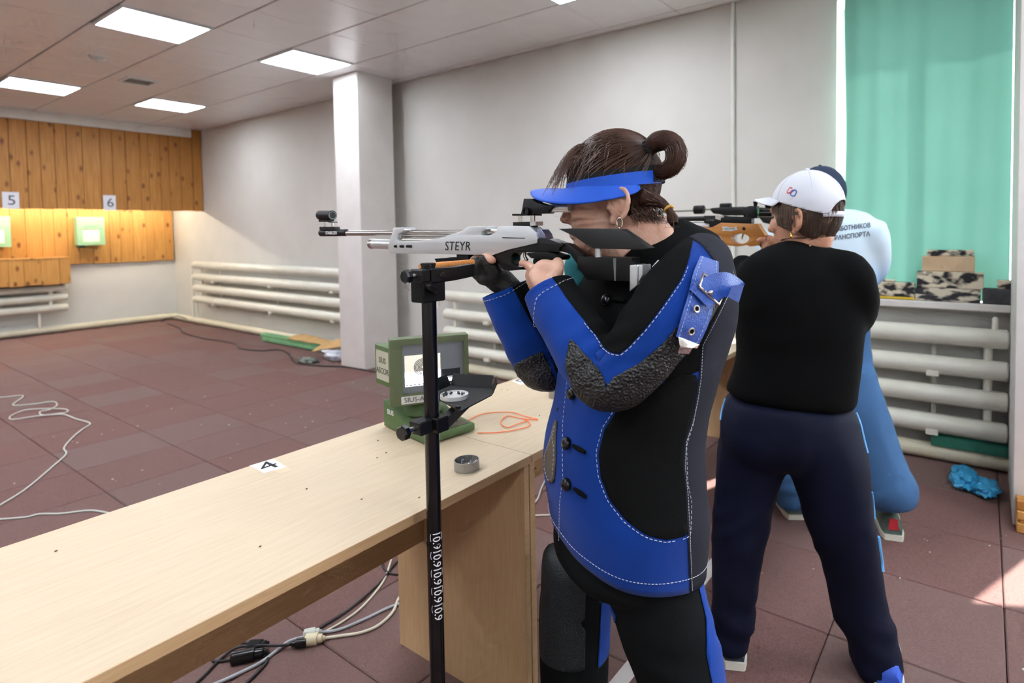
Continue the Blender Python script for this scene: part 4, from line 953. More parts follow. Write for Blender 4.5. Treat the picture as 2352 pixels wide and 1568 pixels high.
# jacket body
jr = trunk([(1270, 1198, 1606, 1278), (1254, 1112, 1613, 1152), (1250, 1064, 1607, 1092), (1257, 1000, 1602, 1012), (1276, 930, 1613, 932, 1.14), (1286, 860, 1634, 862, 1.16), (1292, 790, 1656, 790, 1.185), (1306, 720, 1674, 720, 1.21), (1326, 660, 1676, 650, 1.225), (1350, 615, 1664, 592, 1.23), (1388, 580, 1638, 545, 1.22), (1438, 556, 1592, 520, 1.2), (1462, 548, 1566, 506, 1.18)], F1, 1.13, 1.25)
jm = ring_mesh(jr, False)
wrinkle(jm, lambda p, n: .004*nzv(p, 6)+.002*nzv(Vector((p.x, p.y, p.z*.5)), 16, 2)+.004*math.sin(p.z*34+5*nzv(p, 3, 5))*max(0, nzv(p, 4, 8))*max(0, min(1, (p.z-.55)*3)))
vJ, nJ, _ = tri_data(jm); me_j = jm.copy()
jk = put(jm, 'jacket', jblue, wf); md = jk.modifiers.new('thickness', 'SOLIDIFY'); md.thickness = .004; md.offset = -1
up_ = S1.field(vJ, nJ, [(1180, 800), (1290, 842), (1330, 836), (1400, 830), (1480, 850), (1560, 836), (1640, 815), (1760, 800), (1760, 440), (1180, 440)], .05, -2)
clip_patch(me_j, up_, .0016, 'yoke_panel', jblack, jk)
blk = S1.field(vJ, nJ, [(1450, 880), (1415, 925), (1392, 960), (1379, 1010), (1384, 1056), (1403, 1100), (1438, 1140), (1480, 1170), (1522, 1186), (1572, 1192), (1576, 1130), (1567, 1085), (1564, 1000), (1580, 955), (1590, 900), (1598, 845), (1560, 845)], .1)
clip_patch(me_j, blk, .002, 'side_panel', jblack, jk); seam(me_j, blk, -.0045, 'stitching', thread, jk, keep=lambda p: p.z < at(1400, 930, X=1.0).z)
bk = S1.field(vJ, nJ, [(1600, 780), (1596, 850), (1589, 895), (1578, 945), (1562, 985), (1560, 1040), (1566, 1100), (1570, 1200), (1578, 1340), (1800, 1340), (1800, 480), (1640, 480), (1668, 560), (1690, 640)], .08, -3)
clip_patch(me_j, bk, .0022, 'back_panel', jgrey, jk); seam(me_j, bk, .004, 'stitching', thread, jk, dash=.004, gap=.002, keep=lambda p: (p-Vector((0, 0, 0))).dot(-S1.n) > O1.dot(-S1.n)-.02)
gp_ = S1.field(vJ, nJ, [(1282, 935), (1268, 1000), (1250, 1050), (1249, 1082), (1266, 1106), (1280, 1084), (1284, 1040), (1282, 985)], .04, -.45)
clip_patch(me_j, gp_, .004, 'pocket', greyp, jk, thick=.003); seam(me_j, gp_, .003, 'stitching', thread, jk, off=.005)
nr_ = 72; q = MB()
for k in range(nr_*2):
    i0 = 2*nr_+(k//2) % nr_; i1 = 2*nr_+(k//2+1) % nr_; t0 = .5*(k % 2); a_ = vJ[i0]*(1-t0)+vJ[i1]*t0+nJ[i0]*.0028; e_ = vJ[i0]*(1-t0-.32)+vJ[i1]*(t0+.32)+nJ[i0]*.0028; q.tube([a_, e_], .0008, 4)
q.build('stitching', thread, jk)
hem = S1.field(vJ, nJ, [(1180, 1130), (1278, 1168), (1330, 1195), (1400, 1222), (1470, 1240), (1530, 1246), (1580, 1240), (1606, 1228), (1700, 1228), (1700, 900), (1180, 900)], .08, -2)
plk = S1.field(vJ, nJ, [(1302, 820), (1292, 900), (1287, 970), (1290, 1040), (1292, 1080), (1284, 1140), (1274, 1290), (1260, 1600), (2300, 1600), (2300, 500), (1310, 500)], .09, -2)
seam(me_j, plk, .009, 'stitching', thread, jk, off=.006, keep=lambda p: p.dot(-S1.n) > O1.dot(-S1.n) and p.z < at(1300, 850, X=1.05).z)
tJ = bvh_of(me_j)
def button(px, py, hx, hy, hx2, hy2):
    h = drop_on(px, py, tJ, .0065)
    if not h: return
    p_, n_ = h; MB().lathe(p_, [(.0125, -.004), (.0135, .0), (.0125, .004), (.009, .0068), (.003, .008)], 20, n_).build('button', M['blackgloss'], jk, smooth=True)
    a, c = drop_on(hx, hy, tJ, .0065), drop_on(hx2, hy2, tJ, .0065)
    if a and c: MB().tube([a[0], (a[0]+c[0])/2, c[0]], [.0035, .0052, .0035], 8).build('buttonhole', jblack, jk, smooth=True)
for q_ in ((1318, 904, 1335, 906, 1368, 915), (1306, 1018, 1322, 1023, 1348, 1038), (1306, 1111, 1324, 1120, 1350, 1139), (1397, 691, 1412, 689, 1438, 692)): button(*q_)
hb_ = [drop_on(x, y, tJ, .004) for x, y in ((1498, 614), (1512, 598), (1520, 603), (1506, 620))]
if all(hb_): MB().add([h[0] for h in hb_], [(0, 1, 2, 3)]).build('number_patch', M['paper'], jk)
# collar
cl_ = trunk([(1460, 552, 1568, 510), (1468, 540, 1558, 502)], F1, 1.18, 1.25, sub=6); cm = ring_mesh(cl_, False); co = put(cm, 'collar', jblack, wf); md = co.modifiers.new('thickness', 'SOLIDIFY'); md.thickness = .005
# teal undershirt edge seen under the stock
q = MB(); q.rings(limb([(1330, 585, 1.20, 26), (1325, 620, 1.17, 30), (1340, 665, 1.14, 26)], 20)); put(fuse(q, .006, 3), 'undershirt', mat('teal_fleece', '2c8c97', .9, var=('247c86', 60, .3), bump=(500, .5, 'noise', .003)), wf)
# sleeves
def sleeve(pts, name, crease):
    rings = limb(pts, 48, 10); me = ring_mesh(rings, False); el = at(*crease[:2], X=crease[2])
    def fn(p, n):
        d = (p-el).length; return .0035*nzv(p, 9)+.0016*nzv(p, 26, 4)+.0035*math.exp(-(d/.08)**2)*math.sin((p-el).dot(Vector((.2, .5, .84)))*150+3*nzv(p, 8, 2))
    wrinkle(me, fn); return me
SL = [(1622, 588, 1.15, 58), (1604, 618, 1.10, 74), (1562, 674, 1.03, 86), (1505, 756, .965, 86), (1442, 838, .93, 80), (1398, 868, .915, 72), (1352, 818, .92, 74), (1304, 742, .94, 68), (1272, 692, .958, 62), (1261, 668, .963, 60)]
slm = sleeve(SL, 'sleeve', (1396, 800, .9)); vL, nL, _ = tri_data(slm); me_l = slm.copy()
slv = put(slm, 'sleeve', jblue, wf); slv['label'] = 'bent sleeve of the trigger arm'; md = slv.modifiers.new('thickness', 'SOLIDIFY'); md.thickness = .004; md.offset = -1
SA = Side((at(1420, 800, X=.93).x, at(1420, 800, X=.93).y, 0))
top = SA.field(vL, nL, [(1248, 649), (1268, 672), (1292, 700), (1342, 752), (1386, 800), (1400, 808), (1424, 808), (1446, 790), (1482, 750), (1530, 692), (1568, 645), (1590, 605), (1604, 572), (1640, 500), (1300, 500), (1225, 620)], .05, -2)
clip_patch(me_l, top, .0016, 'inner_panel', jblack, slv); seam(me_l, top, -.003, 'stitching', thread, slv, keep=lambda p: p.dot(-SA.n) > SA.P.dot(-SA.n)-.0)
lea = SA.field(vL, nL, [(1305, 786), (1335, 812), (1384, 858), (1393, 888), (1410, 862), (1470, 828), (1520, 786), (1560, 742), (1600, 698), (1645, 680), (1690, 740), (1640, 830), (1560, 910), (1470, 980), (1390, 1000), (1320, 920), (1296, 850)], .06, -1.6)
clip_patch(me_l, lea, .003, 'elbow_patch', leather, slv, thick=.003)
cuff = SA.field(vL, nL, [(1218, 700), (1232, 686), (1248, 676), (1290, 655), (1330, 650), (1360, 655), (1500, 900), (1200, 900)], .02, -2); seam(me_l, cuff, 0, 'stitching', thread, slv, keep=lambda p: (p-at(1265, 680, X=.96)).length < .085)
cd_ = SA.field(vL, nL, [(1372, 770), (1372, 810), (1300, 810), (1300, 700), (1358, 795), (1371, 785)], .05, -.3)
SR = [(1385, 640, 1.28, 66), (1340, 710, 1.24, 66), (1300, 790, 1.17, 60), (1262, 846, 1.115, 50), (1232, 818, 1.10, 58), (1192, 742, 1.08, 57), (1166, 686, 1.065, 53), (1157, 664, 1.06, 52)]
srm = sleeve(SR, 'sleeve', (1270, 830, 1.12)); vR, nR, _ = tri_data(srm); me_r = srm.copy()
srv = put(srm, 'sleeve', jblue, wf); srv['label'] = 'sleeve of the supporting arm'; md = srv.modifiers.new('thickness', 'SOLIDIFY'); md.thickness = .004; md.offset = -1
SB = Side((at(1210, 780, X=1.09).x, at(1210, 780, X=1.09).y, 0))
clip_patch(me_r, SB.field(vR, nR, [(1172, 630), (1178, 660), (1215, 730), (1262, 800), (1275, 850), (1330, 850), (1330, 640)], .04, -2), .0016, 'inner_panel', jblack, srv)
clip_patch(me_r, SB.field(vR, nR, [(1180, 838), (1215, 815), (1245, 803), (1258, 830), (1275, 868), (1300, 900), (1280, 930), (1200, 900)], .05, -.8), .003, 'elbow_patch', leather, srv, thick=.003)
cuf = SB.field(vR, nR, [(1080, 705), (1116, 692), (1160, 676), (1198, 655), (1230, 640), (1300, 850), (1080, 900)], .04, -2); seam(me_r, cuf, 0, 'stitching', thread, srv, keep=lambda p: (p-at(1160, 675, X=1.06)).length < .085)
clip_patch(me_l, SA.field(vL, nL, [(1590, 540), (1622, 566), (1648, 608), (1662, 660), (1676, 725), (1780, 725), (1780, 480), (1590, 480)], .0, -3), .0024, 'shoulder_panel', jgrey, slv)
# arm strap with buckle and hook
tL = bvh_of(me_l)
def ribbon(name, px, w, m, parent, off=.006, th=.003, n=5, lift=None):
    """strap lying on the sleeve; px centre line, w half width (px list)"""
    L_, R_ = [], []
    for i, (x, y) in enumerate(px):
        a = px[max(i-1, 0)]; c = px[min(i+1, len(px)-1)]; t = Vector((c[0]-a[0], c[1]-a[1])).normalized(); nn = Vector((-t.y, t.x)); ww = w[i] if isinstance(w, (list, tuple)) else w; o = off+(lift[i] if lift else 0)
        hs = []
        for s in (-1, 1):
            h = drop_on(x+nn.x*ww*s, y+nn.y*ww*s, tL, o); 
            if h is None: h0 = drop_on(x, y, tL, o); h = (on_plane(x+nn.x*ww*s, y+nn.y*ww*s, h0[0] if h0 else SA.P-SA.n*.06, SA.n),)
            hs.append(h[0])
        L_.append(hs[0]); R_.append(hs[1])
    L_, R_ = spline(L_, n), spline(R_, n); q = MB(); k = len(L_); toc = -SA.n*th
    q.v = L_+R_+[p+toc for p in L_]+[p+toc for p in R_]
    for i in range(k-1): q.f += [(i, i+1, k+i+1, k+i), (2*k+i, 3*k+i, 3*k+i+1, 2*k+i+1), (i, 2*k+i, 2*k+i+1, i+1), (k+i, k+i+1, 3*k+i+1, 3*k+i)]
    q.f += [(0, k, 3*k, 2*k), (k-1, 3*k-1, 4*k-1, 2*k-1)]
    return q.build(name, m, parent, smooth=True, angle=50), L_, R_
sp, A_, B_ = ribbon('arm_strap', [(1622, 602), (1612, 640), (1600, 690), (1585, 735), (1567, 778)], [19, 26, 27, 27, 24], bluel, slv, .0125)
for k_ in (A_, B_):
    q = MB(); c = A_ if k_ is B_ else B_
    for i in range(0, len(k_)-1):
        a = k_[i]+(c[i]-k_[i])*.12-SA.n*.0036; e = k_[i+1]+(c[i+1]-k_[i+1])*.12-SA.n*.0036; q.tube([a, a+(e-a)*.6], .0007, 4)
    q.build('stitching', thread, sp)
sp2, A2, B2 = ribbon('strap_tip', [(1590, 690), (1612, 668), (1640, 655), (1662, 662), (1676, 668)], [24, 24, 22, 18, 14], bluel, sp, .019, lift=[0, .004, .012, .016, .014])
q = MB()
for k in range(4):
    pass
bc = [drop_on(x, y, tL, .025) for x, y in ((1588, 668), (1601, 642), (1640, 668), (1625, 698))]; bc = [h[0] for h in bc if h]
if len(bc) >= 3: MB().tube(bc+[bc[0]], .0032, 8).build('buckle', M['chrome'], sp, smooth=True)
for (x, y) in ((1586, 711), (1575, 756)):
    h = drop_on(x, y, tL, .0165)
    if h:
        n_ = h[1]; q = MB(); u_ = n_.orthogonal().normalized(); w_ = n_.cross(u_); q.tube([h[0]+(u_*math.cos(t)+w_*math.sin(t))*.0058 for t in [2*math.pi*i/18 for i in range(19)]], .0018, 8); q.build('eyelet', M['chrome'], sp, smooth=True); MB().lathe(h[0], [(.0045, -.0005), (.0045, .0003)], 14, n_).build('eyelet_hole', jblack, sp)
hk = [drop_on(x, y, tL, .015) for x, y in ((1548, 768), (1590, 782), (1585, 790), (1575, 790), (1568, 803), (1545, 802), (1550, 788))]
if all(hk): MB().prism([h[0] for h in hk], -SA.n*.003).build('hook', M['chrome'], sp, bevel=.0008)
h = drop_on(1606, 678, tL, .029)
if h: MB().ellipsoid(h[0], ((.005, 0, 0), (0, .005, 0), (0, 0, .005)), 12, 8).build('stud', M['chrome'], sp, smooth=True)

# body: head, neck, hidden limbs, hands - one surface
HF = Vector((-.48, .877, -.03)).normalized(); HL = Vector((-.877, -.48, 0)).normalized(); HO = at(1408, 440, X=1.125)
b = MB(); P1 = head_solids(b, HO, HF, HL, 1.0)
nk = at(1505, 560, X=1.15); b.tube(spline([P1(-.03, 0, -.03), P1(-.045, 0, -.09), nk, nk+Vector((.01, -.02, -.12))], 5), [.05, .052, .054, .055, .056, .056, .057, .058, .059, .06, .062, .064, .066, .07, .08, .085][:16], 20)
b.tube([P1(.03, 0, -.10), at(1440, 600, X=1.12)], [.045, .05], 16)
sho = at(1500, 640, X=1.15); hip = at(1430, 1150, X=1.14)
b.tube([sho, hip], [.07, .08], 16)
b.tube(spline([sho, at(1600, 620, X=1.06), at(1440, 830, X=.93), at(1396, 860, X=.92), at(1300, 735, X=.945), at(1262, 664, X=.965)], 5), .03, 12); b.tube(spline([sho, at(1385, 650, X=1.27), at(1300, 790, X=1.17), at(1258, 842, X=1.115), at(1190, 740, X=1.08), at(1160, 660, X=1.06)], 5), .028, 12)
for Lg in (RL, LL): b.tube([hip, Lg[0][0], Lg[1][0], Lg[-1][0]], [.06, .05, .045, .035], 12)
# trigger hand
p = lambda x, y, X: at(x, y, X=X)
b.tube(spline([p(1268, 676, .966), p(1258, 655, .972), p(1250, 640, .98), p(1238, 628, .99)], 4), [.026, .027, .028, .03, .031, .033, .034, .034, .034, .033, .032, .03, .028], 14, flat=.62)
b.ellipsoid(p(1252, 632, .985), ((.018, .012, 0), (-.012, .03, 0), (0, 0, .036)), 18, 12); b.ellipsoid(p(1268, 622, .985), ((.016, 0, 0), (0, .03, 0), (0, 0, .024)), 16, 10)
finger(b, [p(1232, 622, .985), p(1218, 611, .99), p(1206, 606, 1.0), p(1198, 604, 1.018)], .0105, .0085)
finger(b, [p(1236, 634, .985), p(1219, 628, .992), p(1214, 632, 1.02), p(1226, 634, 1.05)], .0105, .0085)
finger(b, [p(1238, 646, .985), p(1221, 642, .994), p(1217, 647, 1.022), p(1229, 648, 1.05)], .0102, .0082)
finger(b, [p(1242, 656, .985), p(1226, 656, .994), p(1222, 660, 1.018), p(1232, 660, 1.042)], .0095, .0076)
finger(b, [p(1272, 640, .972), p(1284, 616, .982), p(1284, 602, 1.0), p(1274, 596, 1.02)], .0125, .0088)
# supporting hand inside the glove
qh = Vector((-.53, .85, 0)); rh_ = Vector((.85, .53, 0)); b.tube(spline([p(1166, 668, 1.06), p(1150, 648, 1.058), p(1132, 630, 1.055), p(1115, 618, 1.052)], 4), [.024, .025, .026, .027, .028, .03, .031, .031, .031, .03, .029, .028, .026], 14, flat=.8)
for k, (dx, dy, X) in enumerate(((0, 0, 1.025), (3, 3, 1.04), (7, 6, 1.055), (12, 9, 1.07))):
    finger(b, [p(1115+dx, 622+dy, X+.005), p(1092+dx*.6, 618+dy, X-.004), p(1086+dx, 600+dy*.6, X-.004), p(1098+dx, 588+dy*.4, X)], .0115, .0095)
finger(b, [p(1135, 622, 1.03), p(1118, 600, 1.015), p(1116, 589, 1.01), p(1131, 598, 1.005)], .0125, .0105)
for k in range(3): finger(b, [p(1104+k*9, 596, 1.03+.012*k), p(1108+k*9, 584, 1.03+.012*k), p(1122+k*6, 582+k, 1.03+.012*k)], .0105, .0095)
bm_ = fuse(b, .0042, 3)
def skinw(p, n):
    """fine creases on the cheek and neck"""
    d = 0
    l = (p-HO).dot(HL); f_ = (p-HO).dot(HF); u_ = (p-HO).z
    if l > .02 and -.12 < u_ < -.0 and f_ > .0: d += .0012*math.sin((u_*1.0+.25*f_*f_*20*.1)*420+2.5*nzv(p, 22))*min(1, (f_)*20)*(1 if f_ < .1 else 0)
    return d
wrinkle(bm_, skinw)
body = put(bm_, 'body', skin, wf)
# eyes, earring
for k in (1, -1):
    e = MB().ellipsoid(P1(.085, .032*k, -.012), (HF*.012, HL*.014, Vector((0, 0, .008))), 14, 10).build('eye', mat('eye_white', 'e5e0da', .3), wf, smooth=True); MB().lathe(P1(.0955, .032*k, -.012), [(.005, 0), (.004, .0015)], 14, HF).build('iris', mat('iris', '3d3027', .3), e)
ec = at(1423, 512, X=1.045); MB().tube([ec+HF*math.cos(t)*.006+Vector((0, 0, math.sin(t)*.0108)) for t in [2*math.pi*i/20 for i in range(21)]], .0013, 8).build('earring', M['chrome'], wf, smooth=True)
# glove
g_ = MB(); U_ = Vector((0, 0, 1))
g_.tube(spline([p(1182, 668, 1.063), p(1170, 660, 1.062), p(1150, 645, 1.058), p(1128, 628, 1.052), p(1112, 620, 1.05)], 4), [.03, .03, .031, .032, .033, .034, .036, .037, .038, .038, .038, .037, .036, .035, .034, .032, .03], 16, flat=.85)
g_.ellipsoid(p(1135, 634, 1.04), (rh_*.034, qh*.036, U_*.026), 18, 12); g_.ellipsoid(p(1108, 618, 1.03), (rh_*.034, qh*.034, U_*.030), 18, 12); g_.ellipsoid(p(1120, 640, 1.03), (rh_*.03, qh*.03, U_*.017), 18, 12); g_.ellipsoid(p(1094, 612, 1.01), (rh_*.026, qh*.022, U_*.024), 18, 12)
for k, (dx, dy, X) in enumerate(((0, 0, 1.02), (3, 3, 1.04), (7, 6, 1.058), (12, 9, 1.075))): finger(g_, [p(1116+dx, 624+dy, X+.005), p(1092+dx*.6, 620+dy, X-.006), p(1086+dx, 606+dy*.6, X-.006)], .0142, .0132)
finger(g_, [p(1138, 626, 1.025), p(1122, 606, 1.01), p(1114, 597, 1.006)], .016, .0145)
gm = fuse(g_, .004, 3); wrinkle(gm, lambda p, n: .0015*nzv(p, 38)+.001*math.sin(p.z*300+6*nzv(p, 18, 2))*max(0, nzv(p, 14, 7)))
put(gm, 'glove', mat('glove_leather', '1b1c1c', .6, spec=.4, bump=(260, .4, 'noise', .004)), wf)
# visor
def visor():
    vb = thing('visor', '', '', HO); del vb['label'], vb['category']; vb.parent = wf; vb.location = Vector(HO)-Vector(wf['_base'])
    U = Vector((0, 0, 1)); E = lambda a, rf, rl, u: HO+HF*(math.cos(a)*rf-.002)+HL*(math.sin(a)*rl)+U*(u+.006*math.cos(a)*-1)
    n = 64; k = 0
    return vb, E
U3 = Vector((0, 0, 1))
EV = lambda a, rf, rl, u: HO+HF*(math.cos(a)*rf-.004)+HL*(math.sin(a)*rl)+U3*(u-.004*math.cos(a))
vblue = mat('visor_blue', '0858d4', .6, var=('0c55c8', 9, .3), bump=(800, .15)); vblk = mat('visor_black', '111215', .85)
n = 72
def band(name, u0, u1, rf, rl, m, par, a0=0, a1=2*math.pi, th=.003):
    q = MB(); k = n
    for (r_, uu) in ((0, u0), (0, u1), (th, u1), (th, u0)):
        q.v += [EV(a0+(a1-a0)*i/(k-1), rf+r_, rl+r_, uu+.012*(1-math.cos(a0+(a1-a0)*i/(k-1)))*.5) for i in range(k)]
    for i in range(k-1):
        for j in range(4): q.f.append((j*k+i, j*k+i+1, ((j+1) % 4)*k+i+1, ((j+1) % 4)*k+i))
    return q.build(name, m, par, smooth=True, angle=50)
vis = band('visor', -.004, .024, .108, .0875, vblue, wf, -2.75, 2.75)
band('sweatband', .020, .036, .106, .0855, vblk, vis)
band('velcro_strap', -.002, .033, .110, .0895, mat('velcro', '2c2e36', .95, bump=(500, .8, 'noise', .004)), vis, 2.45, 3.85)
q = MB(); m_ = 12; na = 49
for j in range(m_+1):
    for i in range(na):
        a = -2.1+4.2*i/(na-1); t = j/m_; ln = .084*max(0, math.cos(a*.74))**.6; dr = -.10*ln*t+.10*ln*t*t*t+(.050*t)*min(1, abs(math.sin(a))*1.05)**.95*max(0, math.cos(a*.72))**.5
        q.v.append(EV(a, .109+ln*t, .0885+ln*t*.28, -.002+.018*max(0, math.cos(a*.75))+.012*(1-math.cos(a))*.5)-U3*dr)
for j in range(m_):
    for i in range(na-1): k = j*na+i; q.f.append((k, k+1, k+na+1, k+na))
br = q.build('brim', vblue, vis, smooth=True, angle=180); md = br.modifiers.new('thickness', 'SOLIDIFY'); md.thickness = .0025
# hair
hb = MB(); c0 = P1(-.006, 0, .024); rad = (.106, .0855, .108); bm = bmesh.new(); bmesh.ops.create_uvsphere(bm, u_segments=64, v_segments=48, radius=1)
hv = []; 
def hair_in(f_, l, u_):
    """hairline: above the band in front, down to the nape behind the ears"""
    lim = .03 if f_ > .055 else (.03-(.055-f_)*.9 if f_ > .0 else -.02-( -f_)*1.25)
    return u_ > max(lim, -.115)
for v in bm.verts:
    d = v.co.normalized(); v.co = Vector((d.x*rad[0], d.y*rad[1], d.z*rad[2]))
bm.free()
def hl(u):
    f_, z = u.x*rad[0], u.z*rad[2]+.024; lim = .03 if f_ > .055 else (.03-(.055-f_)*.9 if f_ > .0 else -.0195-(-f_)*1.2); return z-max(lim, -.112)
hair = put(cut_ball(c0, (HF*rad[0], HL*rad[1], U3*rad[2]), hl, bumpf=lambda u: 1+.05*noise.noise(u*3.2)+.035*max(0, u.z)*max(0, .6-u.x)), 'hair', hairbrown, wf); md = hair.modifiers.new('thickness', 'SOLIDIFY'); md.thickness = .006; md.offset = -1
SC = at(1486, 349, X=1.13); rnd = random.Random(5); ln_ = []
for i in range(620):
    a = rnd.uniform(-2.3, 2.3); el = rnd.uniform(.03, 1.35); d0 = Vector((math.cos(a)*math.cos(el), math.sin(a)*math.cos(el), math.sin(el)))
    pts = []
    tgt = Vector(((SC-c0).dot(HF)/rad[0], (SC-c0).dot(HL)/rad[1], (SC-c0).z/rad[2])).normalized()
    for k in range(9):
        t = k/8; d = (d0*(1-t)+tgt*t); 
        if d.length < .05: d = tgt
        d.normalize(); puff = 1.035+.035*math.sin(t*math.pi)+.012*rnd.random(); pts.append(c0+HF*d.x*rad[0]*puff+HL*d.y*rad[1]*puff+U3*d.z*rad[2]*puff)
    ln_.append(pts)
for i in range(230):   # loose wisps over the forehead and crown
    a = rnd.gauss(.25, .55); d0 = Vector((math.cos(a)*.9, math.sin(a), rnd.uniform(.35, 1.1))).normalized(); st_ = c0+HF*d0.x*rad[0]+HL*d0.y*rad[1]+U3*d0.z*rad[2]
    out = (HF*(d0.x+.25)+HL*d0.y*.6+U3*.4).normalized(); L_ = rnd.uniform(.02, .072)
    ln_.append([st_+out*L_*t-U3*(L_*1.5*t*t)+HF*.012*math.sin(t*3+i)*t for t in (0, .2, .4, .6, .8, 1)])
for i in range(160):    # short hair behind the ear and at the nape
    f_ = rnd.uniform(-.105, -.035); st_ = P1(f_, .058+.018*rnd.random(), -.03-.03*rnd.random()); LL_ = rnd.uniform(.02, .045); ln_.append([st_+(U3*-1*rnd.uniform(.5, 1)+HF*-rnd.uniform(.2, .9))*LL_*t-HL*.012*t*t for t in (0, .25, .5, .75, 1)])
q = MB(); hair_lines(q, ln_, .00085); q.build('hair_strands', mat('hair_strand', '30201a', .42, var=('5f4436', 16, .25)), hair, smooth=True)['kind'] = 'stuff'
pt = [at(x, y, X=1.13) for x, y in ((1484, 352), (1500, 332), (1522, 322), (1545, 330), (1554, 355), (1546, 380), (1524, 394), (1503, 392), (1494, 384))]
tail = MB(); tail.tube(spline(pt, 5), [.012, .015, .017, .018, .019, .02, .021, .022, .022, .022, .022, .022, .022, .022, .022, .022, .022, .021, .021, .021, .02, .02, .02, .019, .019, .019, .018, .018, .017, .016, .016, .015, .014, .014, .013, .013, .012, .011, .011, .01, .01][:41], 16)
to = tail.build('ponytail', hairbrown, hair, smooth=True)
tl_ = []; sp_ = spline(pt, 5)
for i in range(240):
    a = rnd.uniform(0, 6.28); rr = rnd.uniform(.012, .025); s0 = rnd.randint(0, 12); s1 = rnd.randint(24, len(sp_)-1)
    tl_.append([sp_[k]+(HL*math.cos(a)+((sp_[min(k+1, len(sp_)-1)]-sp_[max(k-1, 0)]).normalized().cross(HL))*math.sin(a))*rr*(.7+.3*math.sin(math.pi*k/len(sp_))) for k in range(s0, s1, 4)])
q = MB(); hair_lines(q, [t for t in tl_ if len(t) > 2], .0008); q.build('ponytail_strands', MATS['hair_strand'], to, smooth=True)['kind'] = 'stuff'
MB().tube([SC+(HL*math.cos(t)+Vector((-.3, .2, .9)).normalized()*math.sin(t))*.017+HF*.003*math.sin(t*9) for t in [2*math.pi*i/40 for i in range(41)]], [.0075+.002*math.sin(i*2.1) for i in range(41)], 10).build('hair_tie', mat('scrunchie', '16161a', .9, bump=(300, .6)), hair, smooth=True)
bp = [at(x, y, X=X) for x, y, X in ((1478, 452, 1.10), (1502, 458, 1.105), (1520, 466, 1.105), (1536, 480, 1.10), (1543, 497, 1.095), (1548, 514, 1.09))]
q = MB(); q.tube(spline(bp, 5), [.020, .019, .018, .017, .016, .015, .014, .013, .012, .011, .011, .010, .009, .008, .0075, .007, .007, .008, .009, .010, .011, .012, .012, .011, .01, .008][:26], 12); bo = q.build('braid', hairbrown, hair, smooth=True)
tl_ = []; sp_ = spline(bp, 5)
for i in range(120):
    a = rnd.uniform(0, 6.28); s0 = rnd.randint(0, 14); tl_.append([sp_[k]+(HL*math.cos(a)+U3*math.sin(a))*(.019-.013*min(1, k/15)+(.008*max(0, (k-16)/9)))*(1+.15*math.sin(k*1.4+i)) for k in range(s0, len(sp_), 3)])
hair_q = MB(); hair_lines(hair_q, [t for t in tl_ if len(t) > 2], .0008); hair_q.build('braid_strands', MATS['hair_strand'], bo, smooth=True)['kind'] = 'stuff'
q = MB(); c = sp_[15]; d = (sp_[16]-sp_[14]).normalized(); u_ = d.orthogonal().normalized(); w_ = d.cross(u_); q.tube([c+(u_*math.cos(t)+w_*math.sin(t))*.0085 for t in [2*math.pi*i/20 for i in range(21)]], .0032, 8); q.build('yellow_band', mat('band_yellow', 'c9993f', .6), hair, smooth=True)

# ================================================================ the silver rifle
RXc = 1.03
zs2 = lambda pts, ox, oy, s: [(ox+x*s, oy+y*s) for x, y in pts]
def slab(px, x0, x1, holes=()):
    """side outline traced on the plane through the middle of the rifle, extruded across x0..x1"""
    Xm = (x0+x1)/2; f_ = lambda l: [Vector((x0, p_.y, p_.z)) for p_ in (at(x, y, X=Xm) for x, y in l)]
    return MB().prism(f_(px), (x1-x0, 0, 0), [f_(h_) for h_ in holes])
Zs = 600/2352
A = lambda l: zs2(l, 720, 430, Zs); B = lambda l: zs2(l, 1150, 270, Zs)
rf = thing('air_rifle', 'silver target air rifle with black stock held by the blue-jacketed shooter', 'rifle', at(1100, 570, X=RXc))
def ytube(px0, py0, px1, py1, r, name, m, X=RXc, n=20, par=None, taper=None):
    a, c = at(px0, py0, X=X), at(px1, py1, X=X); return MB().tube([a, c], [r, taper or r], n).build(name, m, par or rf, smooth=True)
sil2 = mat('silver_chassis', 'd5d8da', .36, metal=.55, spec=.6)
ch = slab(A([(725, 568), (733, 505), (775, 364), (862, 360), (872, 385), (818, 420), (802, 465), (832, 486), (1000, 480), (1190, 456), (1300, 422), (1390, 390), (1440, 354), (1590, 349), (1606, 376), (1562, 400), (1559, 424), (1577, 432), (1645, 431), (1690, 402), (1718, 352), (1830, 347), (1990, 350), (2050, 402), (2065, 455), (2060, 500), (1800, 560), (1670, 606), (1500, 604), (760, 592), (737, 586)]), RXc-.020, RXc+.020).build('chassis', sil2, rf, bevel=.003)
ytube(738, 535, 796, 534, .0105, 'stabilizer', M['black']); stz = rf.children[-1]
ytube(790, 535.5, 912, 535, .0078, 'barrel', M['steel']); ytube(925, 533, 1090, 534, .0068, 'barrel_rear', M['steel']); ytube(1112, 532.5, 1160, 532.5, .0075, 'barrel_breech', M['steel'])
ytube(856, 560, 910, 561, .0138, 'air_cylinder', M['silver']); ytube(853, 560, 860, 560, .0145, 'cylinder_cap', M['chrome']); ytube(922, 552, 1030, 552, .0125, 'air_cylinder_rear', M['steel'])
a = at(740, 535, X=RXc-.0108); e = at(790, 535, X=RXc-.0108); text_mesh('STABILIZER', .0125, frame((a+e)/2+Vector((-.0006, .008, 0)), (0, -1, 0), (0, 0, 1)), .0003, spacing=.95).build('lettering', M['paper'], stz)
c = at(1050, 566, X=RXc-.0205); text_mesh('STEYR', .032, frame(c, (0, -1, 0), (0, 0, 1)), .0004, font_shear=.15, spacing=1.05).build('lettering', M['ink'], ch)
